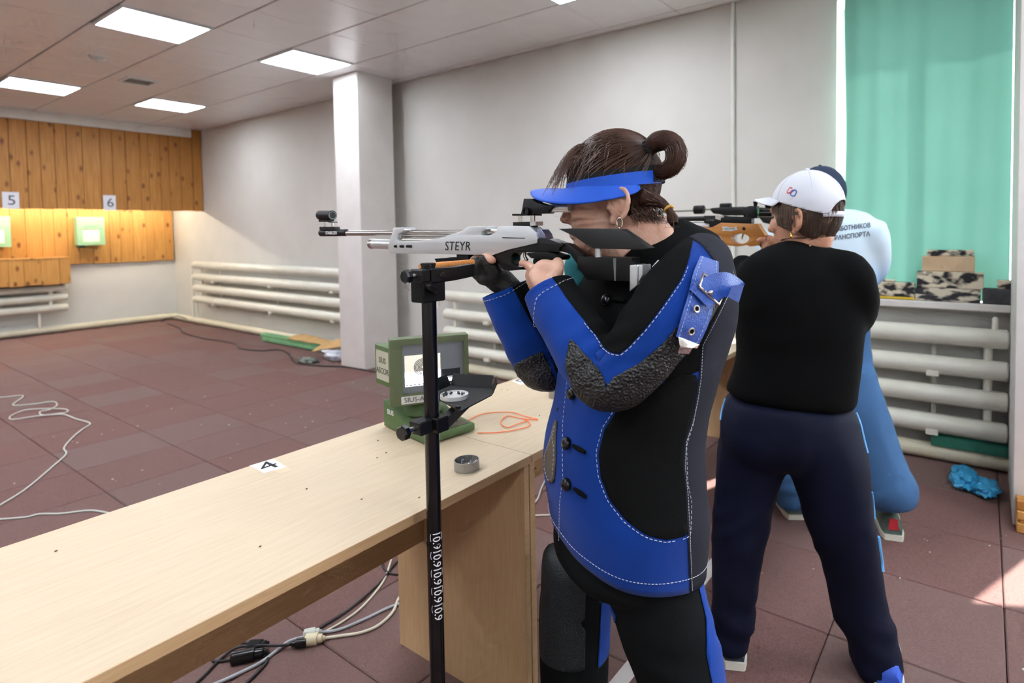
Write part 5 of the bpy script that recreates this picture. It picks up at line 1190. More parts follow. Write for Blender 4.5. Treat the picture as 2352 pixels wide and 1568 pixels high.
for x in (909, 922, 937): c = at(x, 565.5, X=RXc-.0204); MB().tube([c+Vector((0, .005, 0)), c-Vector((0, .004+.0004*(x-909), 0))], .0035, 8).build('slot', M['blackmatte'], ch, smooth=True)
slab(A([(1700, 450), (1905, 455), (1905, 461), (1700, 457)]), RXc-.0206, RXc-.0196).build('groove', M['blackmatte'], ch)
slab(A([(2040, 372), (2085, 378), (2118, 420), (2128, 462), (2066, 462), (2058, 430)]), RXc-.014, RXc+.014).build('cocking_lever', mat('lever_steel', '8f93b0', .3, metal=.8), rf, bevel=.002)
# front sight
ytube(735, 494, 764, 494, .0145, 'front_sight_tunnel', M['black']); ft = rf.children[-1]; a = at(764, 494, X=RXc); MB().lathe(a, [(.0135, 0), (.0100, -.0005), (.0092, .012)], 24, (0, 1, 0), False).build('sight_ring', mat('sight_inner', '6f7674', .4), ft, smooth=True)
slab(A([(68, 292), (165, 292), (165, 312), (68, 312)]), RXc-.008, RXc+.008).build('sight_base', M['black'], rf); slab(A([(150, 310), (200, 310), (200, 318), (150, 318)]), RXc-.006, RXc+.006).build('sight_plate', M['black'], rf)
for x in (747, 764): MB().tube([at(x, 508, X=RXc), at(x, 523, X=RXc)], .004, 10).build('sight_post', M['chrome'], rf, smooth=True)
slab(A([(78, 355), (212, 355), (218, 382), (78, 384)]), RXc-.009, RXc+.009).build('sight_block', M['black'], rf)
# rear sight
slab(A([(1828, 313), (1990, 309), (1995, 350), (1828, 352)]), RXc-.013, RXc+.013).build('rear_sight_rail', M['black'], rf, bevel=.001); slab(A([(1984, 308), (2035, 308), (2032, 346), (1984, 346)]), RXc-.0135, RXc+.0135).build('rail_clamp', M['silver'], rf)
for x in (1865, 1975): a, c = A([(x, 252), (x, 314)]); MB().tube([at(*a, X=RXc-.006), at(*c, X=RXc-.006)], .0055, 12).build('riser_post', M['chrome'], rf, smooth=True)
slab(A([(1825, 239), (2022, 239), (2022, 254), (1825, 256)]), RXc-.014, RXc+.014).build('riser_plate', M['black'], rf); rs = slab(A([(1928, 104), (1995, 104), (2040, 140), (2120, 162), (2190, 170), (2165, 205), (2130, 236), (1902, 241), (1914, 195)]), RXc-.016, RXc+.012).build('rear_sight', M['black'], rf, bevel=.001)
k = at(720+1920*Zs, 430+216*Zs, X=RXc-.018); MB().lathe(k, [(.0095, .004), (.0095, -.006), (.006, -.0062), (.0055, -.003)], 20, (1, 0, 0)).build('sight_knob', M['blackgloss'], rs, smooth=True)
a, c = A([(2120, 190), (2310, 186)]); MB().tube([at(*a, X=RXc), at(*c, X=RXc)], [.0085, .0095], 18).build('eyepiece', M['silver'], rf, smooth=True)
# grip frame and stock
ring_o = [(1670, 604), (1715, 548), (1790, 492), (1915, 460), (2060, 460), (2165, 466), (2255, 500), (2300, 512), (2255, 540), (2255, 578), (1985, 582), (1900, 582), (1845, 588), (1822, 620), (1822, 660), (1845, 700), (1905, 715), (1905, 738), (1800, 748), (1755, 738), (1700, 660)]
slab(A(ring_o), RXc-.017, RXc+.017).build('grip_frame', M['black'], rf, bevel=.0025)
a = A([(1880, 724), (1960, 722), (2000, 690), (2005, 620)]); MB().tube(spline([at(x, y, X=RXc) for x, y in a], 5), .0045, 10).build('trigger_guard', M['black'], rf, smooth=True)
a = A([(1905, 585), (1902, 615), (1912, 640), (1925, 655)]); MB().tube(spline([at(x, y, X=RXc) for x, y in a], 5), .004, 10).build('trigger', M['steel'], rf, smooth=True)
slab(A([(1560, 640), (1640, 612), (1700, 650), (1760, 740), (1700, 720)]), RXc-.014, RXc+.014).build('guard_front', M['blackgloss'], rf, bevel=.001)
slab(B([(285, 1222), (300, 1212), (470, 1208), (570, 1240), (578, 1262), (560, 1282), (450, 1275), (330, 1262)]), RXc-.026, RXc+.02).build('palm_shelf', M['blackmatte'], rf, bevel=.003)
slab(B([(325, 1262), (470, 1275), (500, 1330), (470, 1420), (360, 1440), (320, 1360)]), RXc-.010, RXc+.022).build('pistol_grip', M['blackmatte'], rf, bevel=.006)
slab(B([(555, 1118), (640, 1138), (780, 1242), (740, 1350), (650, 1225), (560, 1200)]), RXc-.012, RXc+.012).build('stock_arm', M['black'], rf, bevel=.002)
bt = slab(B([(735, 1248), (880, 1250), (1222, 1258), (1196, 1466), (820, 1452), (735, 1345)]), RXc-.018, RXc+.018).build('butt_stock', M['black'], rf, bevel=.002)
slab(B([(1012, 1266), (1040, 1266), (1036, 1470), (1024, 1468)]), RXc-.0186, RXc-.018).build('tape_strip', mat('grey_tape', '6f7374', .5), bt)
cp = B([(552, 1000), (690, 996), (1108, 1002), (1362, 1172), (1275, 1186), (868, 1176), (800, 1140), (700, 1070)]); slab(cp, RXc-.028, RXc-.0).build('cheek_piece', mat('cheek_black', '1c1f20', .45), rf, bevel=.003)
a, c = B([(880, 1170), (880, 1256)]); MB().tube([at(*a, X=RXc-.012), at(*c, X=RXc-.012)], .0075, 16).build('cheek_post', M['silver'], rf, smooth=True)
slab(B([(1208, 1322), (1262, 1318), (1275, 1330), (1275, 1500), (1205, 1560)]), RXc-.022, RXc+.02).build('butt_plate', M['silver'], rf, bevel=.003); slab(B([(1278, 1322), (1316, 1320), (1316, 1410), (1278, 1480)]), RXc-.018, RXc+.018).build('butt_hook', M['silver'], rf, bevel=.002)
slab(A([(1120, 640), (1225, 635), (1260, 628), (1420, 640), (1410, 690), (1145, 685)]), RXc-.012, RXc+.012).build('fore_rest', M['blackmatte'], rf, bevel=.001); slab(A([(1315, 602), (1420, 602), (1420, 640), (1315, 640)]), RXc-.010, RXc+.010).build('riser_block', M['black'], rf)

# ================================================================ second shooter: black shirt, white cap
F2 = Vector((.9, .42, 0)).normalized()
P2 = thing('person', 'person in a black shirt, navy track trousers and white cap, seen from behind', 'person', (1.84, .44, 0))
tshirt = mat('black_jersey', '0a0b0b', .92, spec=.1, var=('0e0f10', 5, .3), bump=(700, .2, 'noise', .002))
navy = mat('navy_tracksuit', '050a1f', .78, spec=.22, var=('080f2a', 4, .3), bump=(500, .15, 'noise', .002))
b = MB(); b.rings(trunk([(1660, 893, 1970, 946), (1682, 850, 1976, 880), (1692, 800, 1984, 806), (1690, 740, 1988, 740), (1682, 690, 1986, 690), (1684, 640, 1978, 640), (1704, 600, 1962, 602), (1745, 572, 1935, 580), (1785, 556, 1890, 556), (1800, 550, 1875, 548)], F2, 1.85, 1.55))
b.rings(limb([(1915, 616, 1.86, 50), (1950, 622, 1.86, 50), (1968, 655, 1.87, 45), (1974, 700, 1.92, 44), (1955, 735, 2.0, 40), (1890, 690, 2.03, 34), (1800, 600, 2.0, 30)]))
b.rings(limb([(1722, 612, 1.86, 44), (1700, 640, 1.90, 42), (1680, 652, 1.95, 38), (1660, 625, 1.97, 34), (1640, 592, 1.98, 28), (1626, 570, 1.985, 24)]))
sm = fuse(b, .012, 14)
wrinkle(sm, lambda p, n: .005*nzv(p, 5)+.006*ridge(Vector((p.x, p.y, p.z+.3*p.y)), 3, 11, 2)*max(0, nzv(p, 3, 6)+.35)); smooth_np(sm, 1)
put(sm, 'shirt', tshirt, P2); 
b = MB(); b.rings(trunk([(1770, 1062, 1875, 1066), (1705, 1046, 1940, 1052), (1664, 1010, 1976, 1018), (1657, 960, 1972, 972), (1674, 900, 1956, 936)], F2, 1.85, 1.4))
L2 = [(1745, 985, 1.84, 68), (1728, 1040, 1.825, 78), (1712, 1120, 1.81, 68), (1704, 1200, 1.79, 61), (1693, 1300, 1.77, 55), (1685, 1400, 1.75, 50), (1681, 1470, 1.735, 42), (1682, 1500, 1.73, 36)]
R2 = [(1885, 985, 1.87, 72), (1895, 1040, 1.865, 86), (1915, 1120, 1.87, 78), (1930, 1200, 1.885, 70), (1955, 1300, 1.90, 61), (1975, 1400, 1.91, 57), (2002, 1480, 1.915, 55), (2018, 1545, 1.92, 50)]
b.rings(limb(L2)); b.rings(limb(R2)); pmh = fuse(b, .011, 14); zk, za = at(1950, 1230, X=1.88).z, at(2000, 1480, X=1.9).z
wrinkle(pmh, lambda p, n: .007*ridge(p, 8, 1.8, 2)+.008*math.exp(-((p.z-zk)/.10)**2)*ridge(Vector((p.x, p.y, p.z+.8*p.y)), 4, 11, 5)+.010*math.exp(-((p.z-za)/.10)**2)*ridge(Vector((p.x, p.y, p.z-.5*p.y)), 5, 15, 7)); smooth_np(pmh, 1)
me_p = pmh.copy(); vP, nP, _ = tri_data(me_p); pants = put(pmh, 'trousers', navy, P2); S2 = Side((1.86, .44, 0))
for poly in ([(1972, 935), (1990, 935), (1994, 1020), (1986, 1030)], [(1982, 1130), (2010, 1130), (2010, 1190), (1992, 1190)], [(1996, 1225), (2030, 1225), (2050, 1310), (2016, 1312)], [(1640, 895), (1660, 890), (1652, 935), (1640, 960)]):
    pass
tP = bvh_of(me_p); pipm = mat('piping_light_blue', '5fa6e0', .6)
for path, rp_ in ((((1968, 948), (1974, 975), (1976, 1010), (1972, 1040)), .0035), (((1986, 1130), (1988, 1160), (1990, 1190)), .0032), (((1996, 1232), (2004, 1262), (2010, 1290), (2012, 1312)), .006), (((1660, 915), (1656, 940), (1654, 965)), .004)):
    hh_ = []
    for x, y in path:
        for dx_ in range(0, 60, 2):
            h = drop_on(x+(dx_ if x < 1700 else -dx_)+ (-12 if x < 1700 else 22), y, tP, .001)
            if h: hh_.append(h[0]); break
    if len(hh_) > 2: MB().tube(spline(hh_, 6), rp_, 8).build('side_piping', pipm, pants, smooth=True)
p_ = at(1686, 1526, Z=0); shoe('shoe', (p_.x+.0, p_.y+.0, 0), math.atan2(F2.y, F2.x), mat('shoe_navy', '2a3440', .7), rub_w, P2, .25, .042, .085)
p_ = at(2040, 1584, Z=0); shoe('shoe', (p_.x, p_.y, 0), math.atan2(F2.y, F2.x)-.2, mat('shoe_blue', '2f57c4', .6), rub_w, P2, .26, .046, .095)
# body
H2F = Vector((.20, .98, -.02)).normalized(); H2L = Vector((-.98, .20, 0)).normalized(); H2O = at(1848, 482, X=1.88); b = MB(); Q2 = head_solids(b, H2O, H2F, H2L, 1.0)
nb = at(1842, 560, X=1.88); b.tube(spline([Q2(-.025, 0, -.04), Q2(-.03, 0, -.09), nb, nb-Vector((0, 0, .12))], 5), [.055]*6+[.058]*5+[.064]*5, 20)
ch2 = at(1840, 640, X=1.9); b.ellipsoid(ch2, ((.09, 0, 0), (0, .13, 0), (0, 0, .09)), 20, 12); hp2 = at(1820, 1000, X=1.86); b.tube([ch2, hp2], .07, 14)
b.tube(spline([ch2, at(1965, 660, X=1.9), at(1955, 730, X=2.0), at(1800, 600, X=2.0), at(1760, 560, X=1.985)], 4), .028, 12); b.tube(spline([ch2, at(1700, 640, X=1.9), at(1680, 650, X=1.95), at(1626, 570, X=1.985), at(1610, 548, X=1.985)], 4), .026, 12)
for lg in (L2, R2): b.tube([hp2]+[at(q_[0], q_[1], X=q_[2]) for q_ in lg], .035, 12)
rr2 = .0095
finger(b, [p(1770, 556, 1.985), p(1757, 550, 1.975), p(1749, 550, 1.965), p(1741, 552, 1.97)], .011, .009); finger(b, [p(1770, 563, 1.985), p(1756, 560, 1.98), p(1748, 562, 2.0)], .0105, .009); finger(b, [p(1768, 548, 1.995), p(1750, 538, 2.0), p(1735, 536, 2.0), p(1722, 540, 1.995)], .0105, .0085); b.ellipsoid(p(1768, 560, 1.99), ((.03, 0, 0), (0, .03, 0), (0, 0, .03)), 14, 10)
for k in range(4): finger(b, [p(1620, 556, 2.0), p(1612, 548+3*k, 1.985), p(1605+k, 540+2*k, 1.975), p(1602+k*2, 532+2*k, 1.98)], .0105, .0088)
b.ellipsoid(p(1616, 553, 2.0), ((.028, 0, 0), (0, .03, 0), (0, 0, .02)), 14, 10)
put(fuse(b, .005, 3), 'body', skin2, P2)
# cap
capw = mat('cap_white_cotton', 'dcdfe6', .85, var=('d0d4dd', 9, .3), bump=(900, .2, 'noise', .002))
cc = Q2(-.008, 0, .012); cr = (.112, .096, .110)
def cap_shell(cc, cF, cL, cr, m, parent, tilt, openback=True, label=None):
    U = Vector((0, 0, 1))
    def fld(u):
        g = u.z-(tilt[0]+tilt[1]*u.x)
        if openback and u.x < -.2: g = min(g, math.hypot(u.y/.50, (u.z-(tilt[0]+tilt[1]*u.x))/.46)-1)
        return g
    def sp(v):
        d = v.normalized(); k = 1+.012*math.cos(6*math.atan2(d.y, d.x))*max(0, 1-d.z)-.02*max(0, d.z-.6); return cc+cF*d.x*cr[0]*k+cL*d.y*cr[1]*k+U*d.z*cr[2]*k
    o = put(cut_ball(cc, (cF*cr[0], cL*cr[1], U*cr[2]), fld, bumpf=lambda d: 1+.012*math.cos(6*math.atan2(d.y, d.x))*max(0, 1-d.z)-.02*max(0, d.z-.6)), 'cap', m, parent); md = o.modifiers.new('thickness', 'SOLIDIFY'); md.thickness = .003; md.offset = -1
    q = MB(); na, m_ = 37, 10
    for j in range(m_+1):
        for i in range(na):
            a = -1.15+2.3*i/(na-1); t = j/m_; z0 = tilt[0]+tilt[1]*math.cos(a)*.95; rxy = math.sqrt(max(0, 1-z0*z0)); ln = .062*max(0, math.cos(a*1.2))**.6
            q.v.append(cc+cF*(math.cos(a)*rxy*cr[0]+ln*t)+cL*(math.sin(a)*rxy*cr[1]*(1+.04*t))+U*(z0*cr[2]-.004*t-.012*t*math.sin(a)**2+.004))
    for j in range(m_):
        for i in range(na-1): k = j*na+i; q.f.append((k, k+1, k+na+1, k+na))
    br = q.build('cap_brim', m, o, smooth=True, angle=180); md = br.modifiers.new('thickness', 'SOLIDIFY'); md.thickness = .004
    MB().ellipsoid(sp(Vector((0, 0, 1)))+U*.002, (cF*.008, cL*.008, U*.005), 14, 8).build('cap_button', m, o, smooth=True)
    for k in range(6):
        a = k*math.pi/3+.0; pts = [sp(Vector((math.cos(a)*math.cos(e), math.sin(a)*math.cos(e), math.sin(e))))+ (sp(Vector((math.cos(a)*math.cos(e), math.sin(a)*math.cos(e), math.sin(e))))-cc).normalized()*.0006 for e in [math.asin(max(-.95, tilt[0]+tilt[1]*math.cos(a)))+.03+i*.1 for i in range(20)] if e < 1.5]
        if openback and math.cos(a) < -.4: pts = pts[6:]
        if len(pts) > 2: MB().tube(pts, .0011, 6).build('cap_seam', m, o, smooth=True)
    return o, sp
cap, sp2c = cap_shell(cc, H2F, H2L, cr, capw, P2, (-.02, .33))
pts = [sp2c(Vector((-math.cos(t), math.sin(t), -.28)).normalized()) for t in [-.75+1.5*i/14 for i in range(15)]]; q = MB(); 
q.v = [x+Vector((0, 0, .008)) for x in pts]+[x-Vector((0, 0, .008)) for x in pts]; q.f = [(i, i+1, 16+i, 15+i) for i in range(14)]; st2 = q.build('cap_strap', capw, cap, smooth=True, angle=180); md = st2.modifiers.new('thickness', 'SOLIDIFY'); md.thickness = .003
# emblem on the cap: a red and a blue angular loop
def emblem(px, m):
    for a, c in zip(px, px[1:]+px[:1]):
        pass
tcap = BVHTree.FromPolygons([v.co+Vector(cap['_base']) for v in cap.data.vertices], [tuple(f_.vertices) for f_ in cap.data.polygons])
zo = lambda l: [(1680+x*380/2292, 360+y*380/2292) for x, y in l]
def emb(lists, m):
    q = MB()
    for l in lists:
        hs = [drop_on(x, y, tcap, .0018) for x, y in zo(l)]
        if all(hs): q.add([h[0] for h in hs], [tuple(range(len(hs)))])
    return q.build('emblem', m, cap)
emb([[(825, 418), (845, 430), (848, 450), (820, 432)], [(812, 422), (822, 424), (782, 478), (770, 480)], [(770, 482), (782, 480), (784, 512), (775, 510)], [(784, 500), (812, 488), (848, 455), (852, 465), (820, 500), (790, 512)]], mat('emblem_red', 'd8433f', .7))
emb([[(898, 455), (910, 490), (900, 500), (890, 470)], [(850, 465), (895, 452), (890, 466), (852, 480)], [(852, 466), (862, 474), (822, 512), (812, 506)], [(812, 506), (824, 510), (840, 548), (824, 540)], [(828, 540), (878, 535), (882, 548), (840, 550)], [(898, 492), (912, 488), (884, 548), (874, 538)]], mat('emblem_blue', '2c4ea8', .7))
# hair under the cap
def bob(O, HFd, HLd, name, m, parent, low, rad, seed, strandmat, nstr=300, high=None):
    U = Vector((0, 0, 1))
    o = put(cut_ball(O, (HFd*rad[0], HLd*rad[1], U*rad[2]), lambda u: min(u.z*rad[2]-low(u.x*rad[0], abs(u.y)*rad[1]), (high(u.x*rad[0], abs(u.y)*rad[1]) if high else (.062 if u.x < -.35 else .02))-u.z*rad[2]), bumpf=lambda u: 1+.05*noise.noise(u*5)), name, m, parent); md = o.modifiers.new('thickness', 'SOLIDIFY'); md.thickness = .006; md.offset = -1
    rn = random.Random(seed); ln = []
    for i in range(nstr):
        a = rn.uniform(.6, 2*math.pi-.6); pts = []; z1 = None
        for k in range(8):
            e = .25-k*.16; f_, l = math.cos(a)*math.cos(e), math.sin(a)*math.cos(e); z = math.sin(e)
            if z*rad[2] < low(f_*rad[0], abs(l)*rad[1])-.008: break
            if high and z*rad[2] > high(f_*rad[0], abs(l)*rad[1]): continue
            kk = 1.02+.02*rn.random(); pts.append(O+HFd*f_*rad[0]*kk+HLd*l*rad[1]*kk+U*z*rad[2])
        if len(pts) > 2: ln.append(pts)
    q = MB(); hair_lines(q, ln, .0009); q.build('hair_strands', strandmat, o, smooth=True)['kind'] = 'stuff'; return o
low2 = lambda f_, l: (-.005 if f_ > .065 else (-.045-.1*(.065-f_)*3 if f_ > .005 else (-.055-(.005-f_)*.9)) if f_ > -.06 else -.113)
bob(Q2(-.008, 0, .0), H2F, H2L, 'hair', hairdark, P2, low2, (.104, .0905, .125), 4, mat('hair_strand_grey', '4b3b31', .45, var=('7d6a5a', 12, .3)), high=lambda f_, l: (.012+(-.02+.33*f_/.110)*.110+.006) if f_ > -.075 else .045)
# earring and necklace
ec = Q2(.002, .086, -.078); e1 = MB().tube([ec+Vector((0, .004, .008)), ec+Vector((0, -.001, .002))], .0015, 8).build('earring', mat('gold', 'd0a85a', .25, metal=1), P2, smooth=True); MB().ellipsoid(ec-Vector((0, 0, .004)), ((.003, 0, 0), (0, .004, 0), (0, 0, .007)), 12, 8).build('drop', MATS['gold'], e1, smooth=True)
nkc = nb+Vector((0, 0, -.0)); pts = []
for i in range(25):
    t = 2*math.pi*i/24; pts.append(nkc+Vector((math.cos(t)*.066, math.sin(t)*.066, .008-.012*math.cos(t-.2))))
nk2 = MB().tube(pts, .0016, 8).build('necklace_cord', mat('cord_brown', '4a2f22', .7), P2, smooth=True)
for dx in (-.004, .02, -.03): MB().ellipsoid(nkc+Vector((-.066, dx-.01, -.004)), ((.003, 0, 0), (0, .004, 0), (0, 0, .003)), 10, 8).build('bead', MATS['gold'], nk2, smooth=True)

# the wooden-stocked rifle of the second shooter
RX2 = 1.985; r2 = thing('air_rifle', 'target air rifle with an orange wood stock held by the person in black', 'rifle', at(1690, 530, X=RX2)); D = lambda l: zs2(l, 1500, 440, 300/2352)
wood = mat('stock_beech', 'c98a45', .4, var=('b5752f', 3, .25), stretch=(30, 3, 30), coat=.3)
def slab2(px, w, name, m, par=None, holes=(), bevel=.002, dx=0):
    return slab(D(px), RX2-w+dx, RX2+w+dx, [D(h_) for h_ in holes]).build(name, m, par or r2, bevel=bevel)
hole = [(1600+165*math.cos(t)*(1-.1*math.sin(t)), 846+92*math.sin(t)) for t in [2*math.pi*i/20 for i in range(20)]]
sk = slab2([(560, 640), (680, 650), (1000, 655), (1100, 640), (1260, 560), (1830, 578), (1910, 575), (2050, 790), (2010, 830), (1950, 960), (1780, 985), (1710, 955), (1560, 985), (1330, 960), (1150, 925), (1000, 860), (900, 800), (780, 750), (600, 700)], .02, 'stock', wood, holes=[hole], bevel=.004)
slab2([(880, 742), (1450, 770), (1420, 800), (1000, 765)], .0215, 'stock_groove_shade', mat('stock_shadow', 'a56a2c', .5), sk, bevel=0)  # groove drawn as a strip; its shade is put into the darker wood colour
slab2([(945, 432), (1300, 430), (1310, 440), (1800, 458), (1800, 576), (1260, 562), (1100, 640), (1042, 640), (1040, 580), (945, 560)], .015, 'receiver', M['black'])
def yt(x0, y0, x1, y1, r_, nm, m, par=None, n=16): a, c = D([(x0, y0), (x1, y1)]); return MB().tube([at(*a, X=RX2), at(*c, X=RX2)], r_, n).build(nm, m, par or r2, smooth=True)
yt(-1400, 520, 950, 482, .0085, 'barrel', M['black']); yt(-800, 560, 950, 540, .003, 'rod', M['steel']); yt(660, 604, 1042, 606, .0095, 'air_cylinder', mat('cylinder_white', 'dfe0e2', .4))
for x in range(700, 1030, 26): a = D([(x, 605)])[0]; MB().lathe(at(*a, X=RX2), [(.0096, -.001), (.0101, 0), (.0096, .001)], 16, (0, 1, 0), False).build('cylinder_rib', MATS['cylinder_white'], r2)
slab2([(1150, 440), (1290, 425), (1310, 458), (1250, 470), (1245, 518), (1150, 490)], .0155, 'loading_port', M['chrome'], bevel=0)
slab2([(1650, 292), (1760, 258), (1890, 258), (1898, 480), (1650, 482)], .014, 'rear_sight', M['black']); yt(1795, 210, 1900, 210, .0, 'x', M['black']) if False else None
a, c = D([(1845, 178), (1845, 256)]); MB().tube([at(*a, X=RX2), at(*c, X=RX2)], [.009, .006], 14).build('sight_knob', M['blackgloss'], r2, smooth=True)
yt(1930, 385, 2150, 385, .0135, 'eyepiece', M['blackgloss']); yt(1890, 390, 1925, 390, .0115, 'sight_filter', mat('filter_green', '46c06a', .4)); 
a = D([(1700, 430)])[0]; MB().lathe(at(*a, X=RX2-.014), [(.005, 0), (.005, -.003), (.002, -.003)], 14, (1, 0, 0)).build('windage_screw', M['blackgloss'], r2)
a = D([(1636, 668)])[0]; MB().lathe(at(*a, X=RX2-.0205), [(.0055, .002), (.0055, -.0006), (.002, -.0006)], 16, (1, 0, 0)).build('stock_bolt', M['black'], sk)
a = D([(1625, 760), (1605, 830), (1610, 860)]); MB().tube(spline([at(x, y, X=RX2) for x, y in a], 4), .003, 8).build('trigger', M['steel'], r2, smooth=True)
bnr = slab(D([(1230, 635), (1300, 625), (1380, 640), (1450, 640), (1510, 628), (1500, 655), (1528, 685), (1450, 700), (1400, 715), (1320, 700), (1240, 710), (1262, 670)]), RX2-.0212, RX2-.0203).build('name_banner', mat('banner_silver', 'c8c9c4', .5), sk)
c = at(*D([(1378, 668)])[0], X=RX2-.0216); text_mesh('WALTHER', .0085, frame(c, (0, -1, 0), (0, 0, 1)), .0003).build('lettering', M['ink'], bnr)
c = at(*D([(1030, 515)])[0], X=RX2-.0155); text_mesh('LG300', .0115, frame(c, (0, -1, 0), (0, 0, 1)), .0003).build('lettering', mat('engraving', '6f7672', .5), r2)

# ================================================================ third shooter behind, light blue shirt
F3 = Vector((.9, .42, 0)).normalized(); P3 = thing('person', 'person in a light blue shirt and blue trousers, half hidden behind the black shirt', 'person', (2.8, .5, 0))
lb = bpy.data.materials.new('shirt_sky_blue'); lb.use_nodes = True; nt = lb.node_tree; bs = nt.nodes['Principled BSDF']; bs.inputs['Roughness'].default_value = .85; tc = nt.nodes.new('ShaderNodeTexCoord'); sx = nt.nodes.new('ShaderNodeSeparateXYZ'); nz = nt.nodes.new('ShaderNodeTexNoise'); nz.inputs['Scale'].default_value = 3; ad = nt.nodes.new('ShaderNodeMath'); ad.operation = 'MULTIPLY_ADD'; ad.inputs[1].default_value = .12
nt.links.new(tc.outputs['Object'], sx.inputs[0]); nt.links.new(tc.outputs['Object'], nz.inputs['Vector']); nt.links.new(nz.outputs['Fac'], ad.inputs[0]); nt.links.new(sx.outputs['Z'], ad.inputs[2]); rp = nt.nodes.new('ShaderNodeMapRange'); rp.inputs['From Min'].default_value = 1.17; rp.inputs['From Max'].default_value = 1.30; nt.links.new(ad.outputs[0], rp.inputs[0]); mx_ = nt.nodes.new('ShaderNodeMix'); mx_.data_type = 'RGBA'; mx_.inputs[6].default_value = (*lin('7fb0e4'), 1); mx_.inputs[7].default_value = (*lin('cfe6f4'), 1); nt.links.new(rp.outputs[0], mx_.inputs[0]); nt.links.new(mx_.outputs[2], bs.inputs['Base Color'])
b = MB(); b.rings(trunk([(1812, 790, 1996, 780), (1800, 740, 2000, 735), (1795, 680, 2008, 672), (1792, 620, 2018, 615), (1795, 565, 2024, 560), (1805, 520, 2018, 515), (1830, 496, 1998, 490), (1865, 482, 1965, 480)], F3, 2.8, 1.5))
b.rings(limb([(1995, 515, 2.80, 36), (2010, 560, 2.82, 34), (2004, 620, 2.90, 32), (1960, 640, 2.98, 28), (1900, 560, 2.98, 24)])); b.rings(limb([(1815, 520, 2.85, 34), (1790, 560, 2.92, 32), (1770, 570, 2.98, 28), (1735, 530, 3.0, 22)]))
sm3 = fuse(b, .013, 6); wrinkle(sm3, lambda p, n: .006*nzv(p, 5)+.004*math.sin((p.y*.6+p.z)*40+4*nzv(p, 3, 2))*max(0, nzv(p, 3, 6)))
smooth_np(sm3, 1); me3 = sm3.copy(); sh3 = put(sm3, 'shirt', lb, P3); t3 = bvh_of(me3)
c = at(1950, 524, X=2.72); nrm3 = Vector((c.x, c.y, 0)).normalized(); rt = Vector((nrm3.y, -nrm3.x, 0))
inkg = mat('shirt_print', '55606c', .8)
for s_, (x0, y0), (x1, y1), sz in (('РАБОТНИКОВ', (1915, 527), (2000, 517), .034), ('О ТРАНСПОРТА', (1896, 549), (1999, 537), .034)):
    a, c = at(x0, y0, X=2.72), at(x1, y1, X=2.70); mid = (a+c)/2; w = (c-a).length; tm3 = text_mesh(s_, sz, Matrix.Identity(4), 0, spacing=1.0, bold=.0009)
    xs = [v.x for v in tm3.v]; k = w/(max(xs)-min(xs)); x_ = (c-a).normalized(); y_ = Vector((0, 0, 1)); T = Matrix.Translation(mid)
    for v in tm3.v: q_ = mid+x_*(v.x*k)+y_*(v.y*max(k, .8)); v.x, v.y, v.z = q_
    drape(tm3, t3, nrm3, .0025).build('print', inkg, sh3)
bl = mat('blue_cotton_trousers', '3f6c9c', .85, var=('345d8a', 4, .3), bump=(600, .2, 'noise', .002))
b = MB(); b.rings(trunk([(1812, 900, 1998, 880), (1805, 820, 2002, 805), (1812, 750, 1996, 745)], F3, 2.8, 1.35)); L3 = [(1860, 860, 2.78, 62), (1845, 960, 2.78, 58), (1832, 1050, 2.78, 52), (1826, 1110, 2.775, 46), (1826, 1145, 2.77, 40), (1828, 1160, 2.77, 32)]; R3 = [(1935, 850, 2.80, 66), (1962, 930, 2.80, 62), (1988, 1000, 2.805, 58), (2015, 1070, 2.81, 55), (2040, 1122, 2.815, 54), (2050, 1152, 2.815, 46), (2053, 1166, 2.815, 30)]
b.rings(limb(L3)); b.rings(limb(R3)); pm3 = fuse(b, .012, 5); zb = at(2040, 1140, X=2.81).z
wrinkle(pm3, lambda p, n: .010*ridge(p, 6, 1.6, 4)+.012*math.exp(-((p.z-zb)/.11)**2)*ridge(Vector((p.x, p.y, p.z+.6*p.y)), 5, 13, 3)+.004*ridge(Vector((p.x, p.y, p.z+.7*p.y)), 4, 9, 8)); smooth_np(pm3, 1)
put(pm3, 'trousers', bl, P3)
b = MB(); H3F = Vector((.1, .99, 0)).normalized(); H3L = Vector((-.99, .1, 0)).normalized(); H3O = at(1880, 452, X=2.86); Q3 = head_solids(b, H3O, H3F, H3L, 1.04); c3 = at(1900, 540, X=2.85); b.tube([Q3(-.03, 0, -.05), at(1900, 490, X=2.84), c3], [.055, .062, .07], 16); hp3 = at(1895, 830, X=2.8); b.tube([c3, hp3], .08, 14)
for lg in (L3, R3): b.tube([hp3]+[at(q_[0], q_[1], X=q_[2]) for q_ in lg], .038, 12)
b.tube(spline([c3, at(2004, 600, X=2.88), at(1960, 635, X=2.98), at(1880, 545, X=2.98)], 4), .026, 12); b.tube(spline([c3, at(1790, 560, X=2.93), at(1735, 530, X=3.0)], 4), .026, 12)
for k in range(4): finger(b, [at(1878, 545+4*k, X=2.98), at(1868, 540+4*k, X=2.99), at(1866, 542+4*k, X=3.02)], .0105, .009); finger(b, [at(1732, 528+2*k, X=3.0), at(1724, 520+3*k, X=2.99), at(1720, 512+3*k, X=3.0)], .0105, .009)
put(fuse(b, .0055, 3), 'body', skin2, P3)
cap3, _s = cap_shell(Q3(-.006, 0, .02), H3F, H3L, (.116, .092, .122), mat('cap_navy', '2c3a55', .85, bump=(900, .2, 'noise', .002)), P3, (-.12, .22), False)
bob(Q3(-.008, 0, .0), H3F, H3L, 'hair', hairdark, P3, lambda f_, l: (.0 if f_ > .05 else (-.03 if f_ > 0 else -.07)), (.102, .082, .12), 9, MATS['hair_strand_grey'], 120)
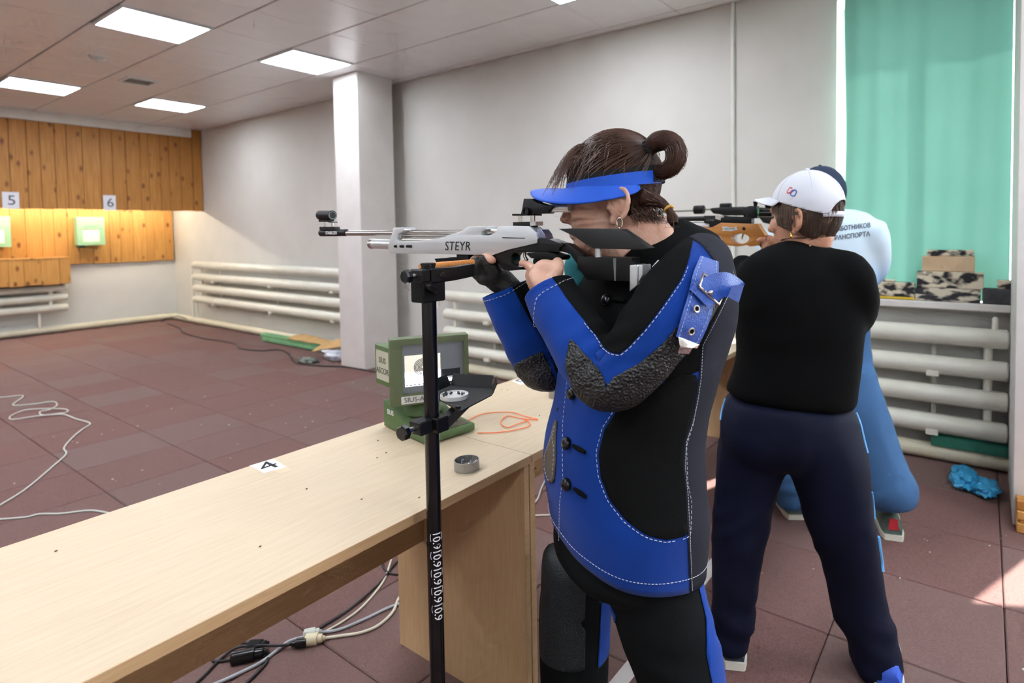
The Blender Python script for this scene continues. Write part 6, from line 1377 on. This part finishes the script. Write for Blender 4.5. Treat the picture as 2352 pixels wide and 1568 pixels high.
tr_g = mat('trainer_grey_green', '66706a', .7, var=('4c6358', 14, .2)); 
for (x, y, da) in ((1822, 1192, .1), (2048, 1240, -.15)):
    p_ = at(x, y, Z=0); s_ = shoe('shoe', (p_.x+.02, p_.y, 0), math.atan2(F3.y, F3.x)+da, tr_g, rub_w, P3, .28, .05, .10)
    if x > 2000:
        d_ = Vector((math.cos(math.atan2(F3.y, F3.x)+da), math.sin(math.atan2(F3.y, F3.x)+da), 0)); hb_ = Vector((p_.x+.02, p_.y, 0))-d_*.024; q_ = Vector((-d_.y, d_.x, 0)); MB().prism([hb_+q_*-.02+Vector((0, 0, .05)), hb_+q_*.02+Vector((0, 0, .05)), hb_+q_*.016+Vector((0, 0, .098)), hb_+q_*-.016+Vector((0, 0, .098))], d_*-.004).build('heel_tab', mat('heel_red', 'c22c35', .6), s_)
# rifle of the third shooter
RX3 = 3.02; r3 = thing('air_rifle', 'black rifle of the light blue shirted shooter seen above the wooden stock', 'rifle', at(1680, 490, X=RX3))
def yt3(x0, y0, x1, y1, r_, nm, m): a, c = D([(x0, y0), (x1, y1)]); return MB().tube([at(*a, X=RX3), at(*c, X=RX3)], r_, 14).build(nm, m, r3, smooth=True)
yt3(-900, 385, 760, 338, .0055, 'barrel_rod', mat('rod_grey', '75786a', .4, metal=.6)); yt3(900, 322, 1080, 316, .0045, 'barrel_rod', MATS['rod_grey']); yt3(748, 328, 916, 322, .0235, 'weight', M['blackmatte'])
for k in range(5): a, c = D([(775+k*32, 360), (775+k*32, 398)]); MB().tube([at(*a, X=RX3), at(*c, X=RX3)], .003, 6).build('weight_tooth', M['blackmatte'], r3)
slab(D([(1060, 298), (1220, 282), (1650, 272), (2300, 300), (2300, 430), (1300, 430), (1220, 410), (1110, 395), (1062, 345)]), RX3-.02, RX3+.02).build('receiver', M['black'], r3, bevel=.003)
yt3(1215, 265, 1405, 258, .016, 'sight_drum', M['blackmatte']); yt3(2030, 230, 2180, 225, .018, 'sight_drum', M['blackmatte'])
slab(D([(1900, 430), (2900, 430), (3300, 700), (3200, 800), (2700, 640), (2300, 620), (2000, 560)]), RX3-.02, RX3+.02).build('stock', M['black'], r3, bevel=.004)
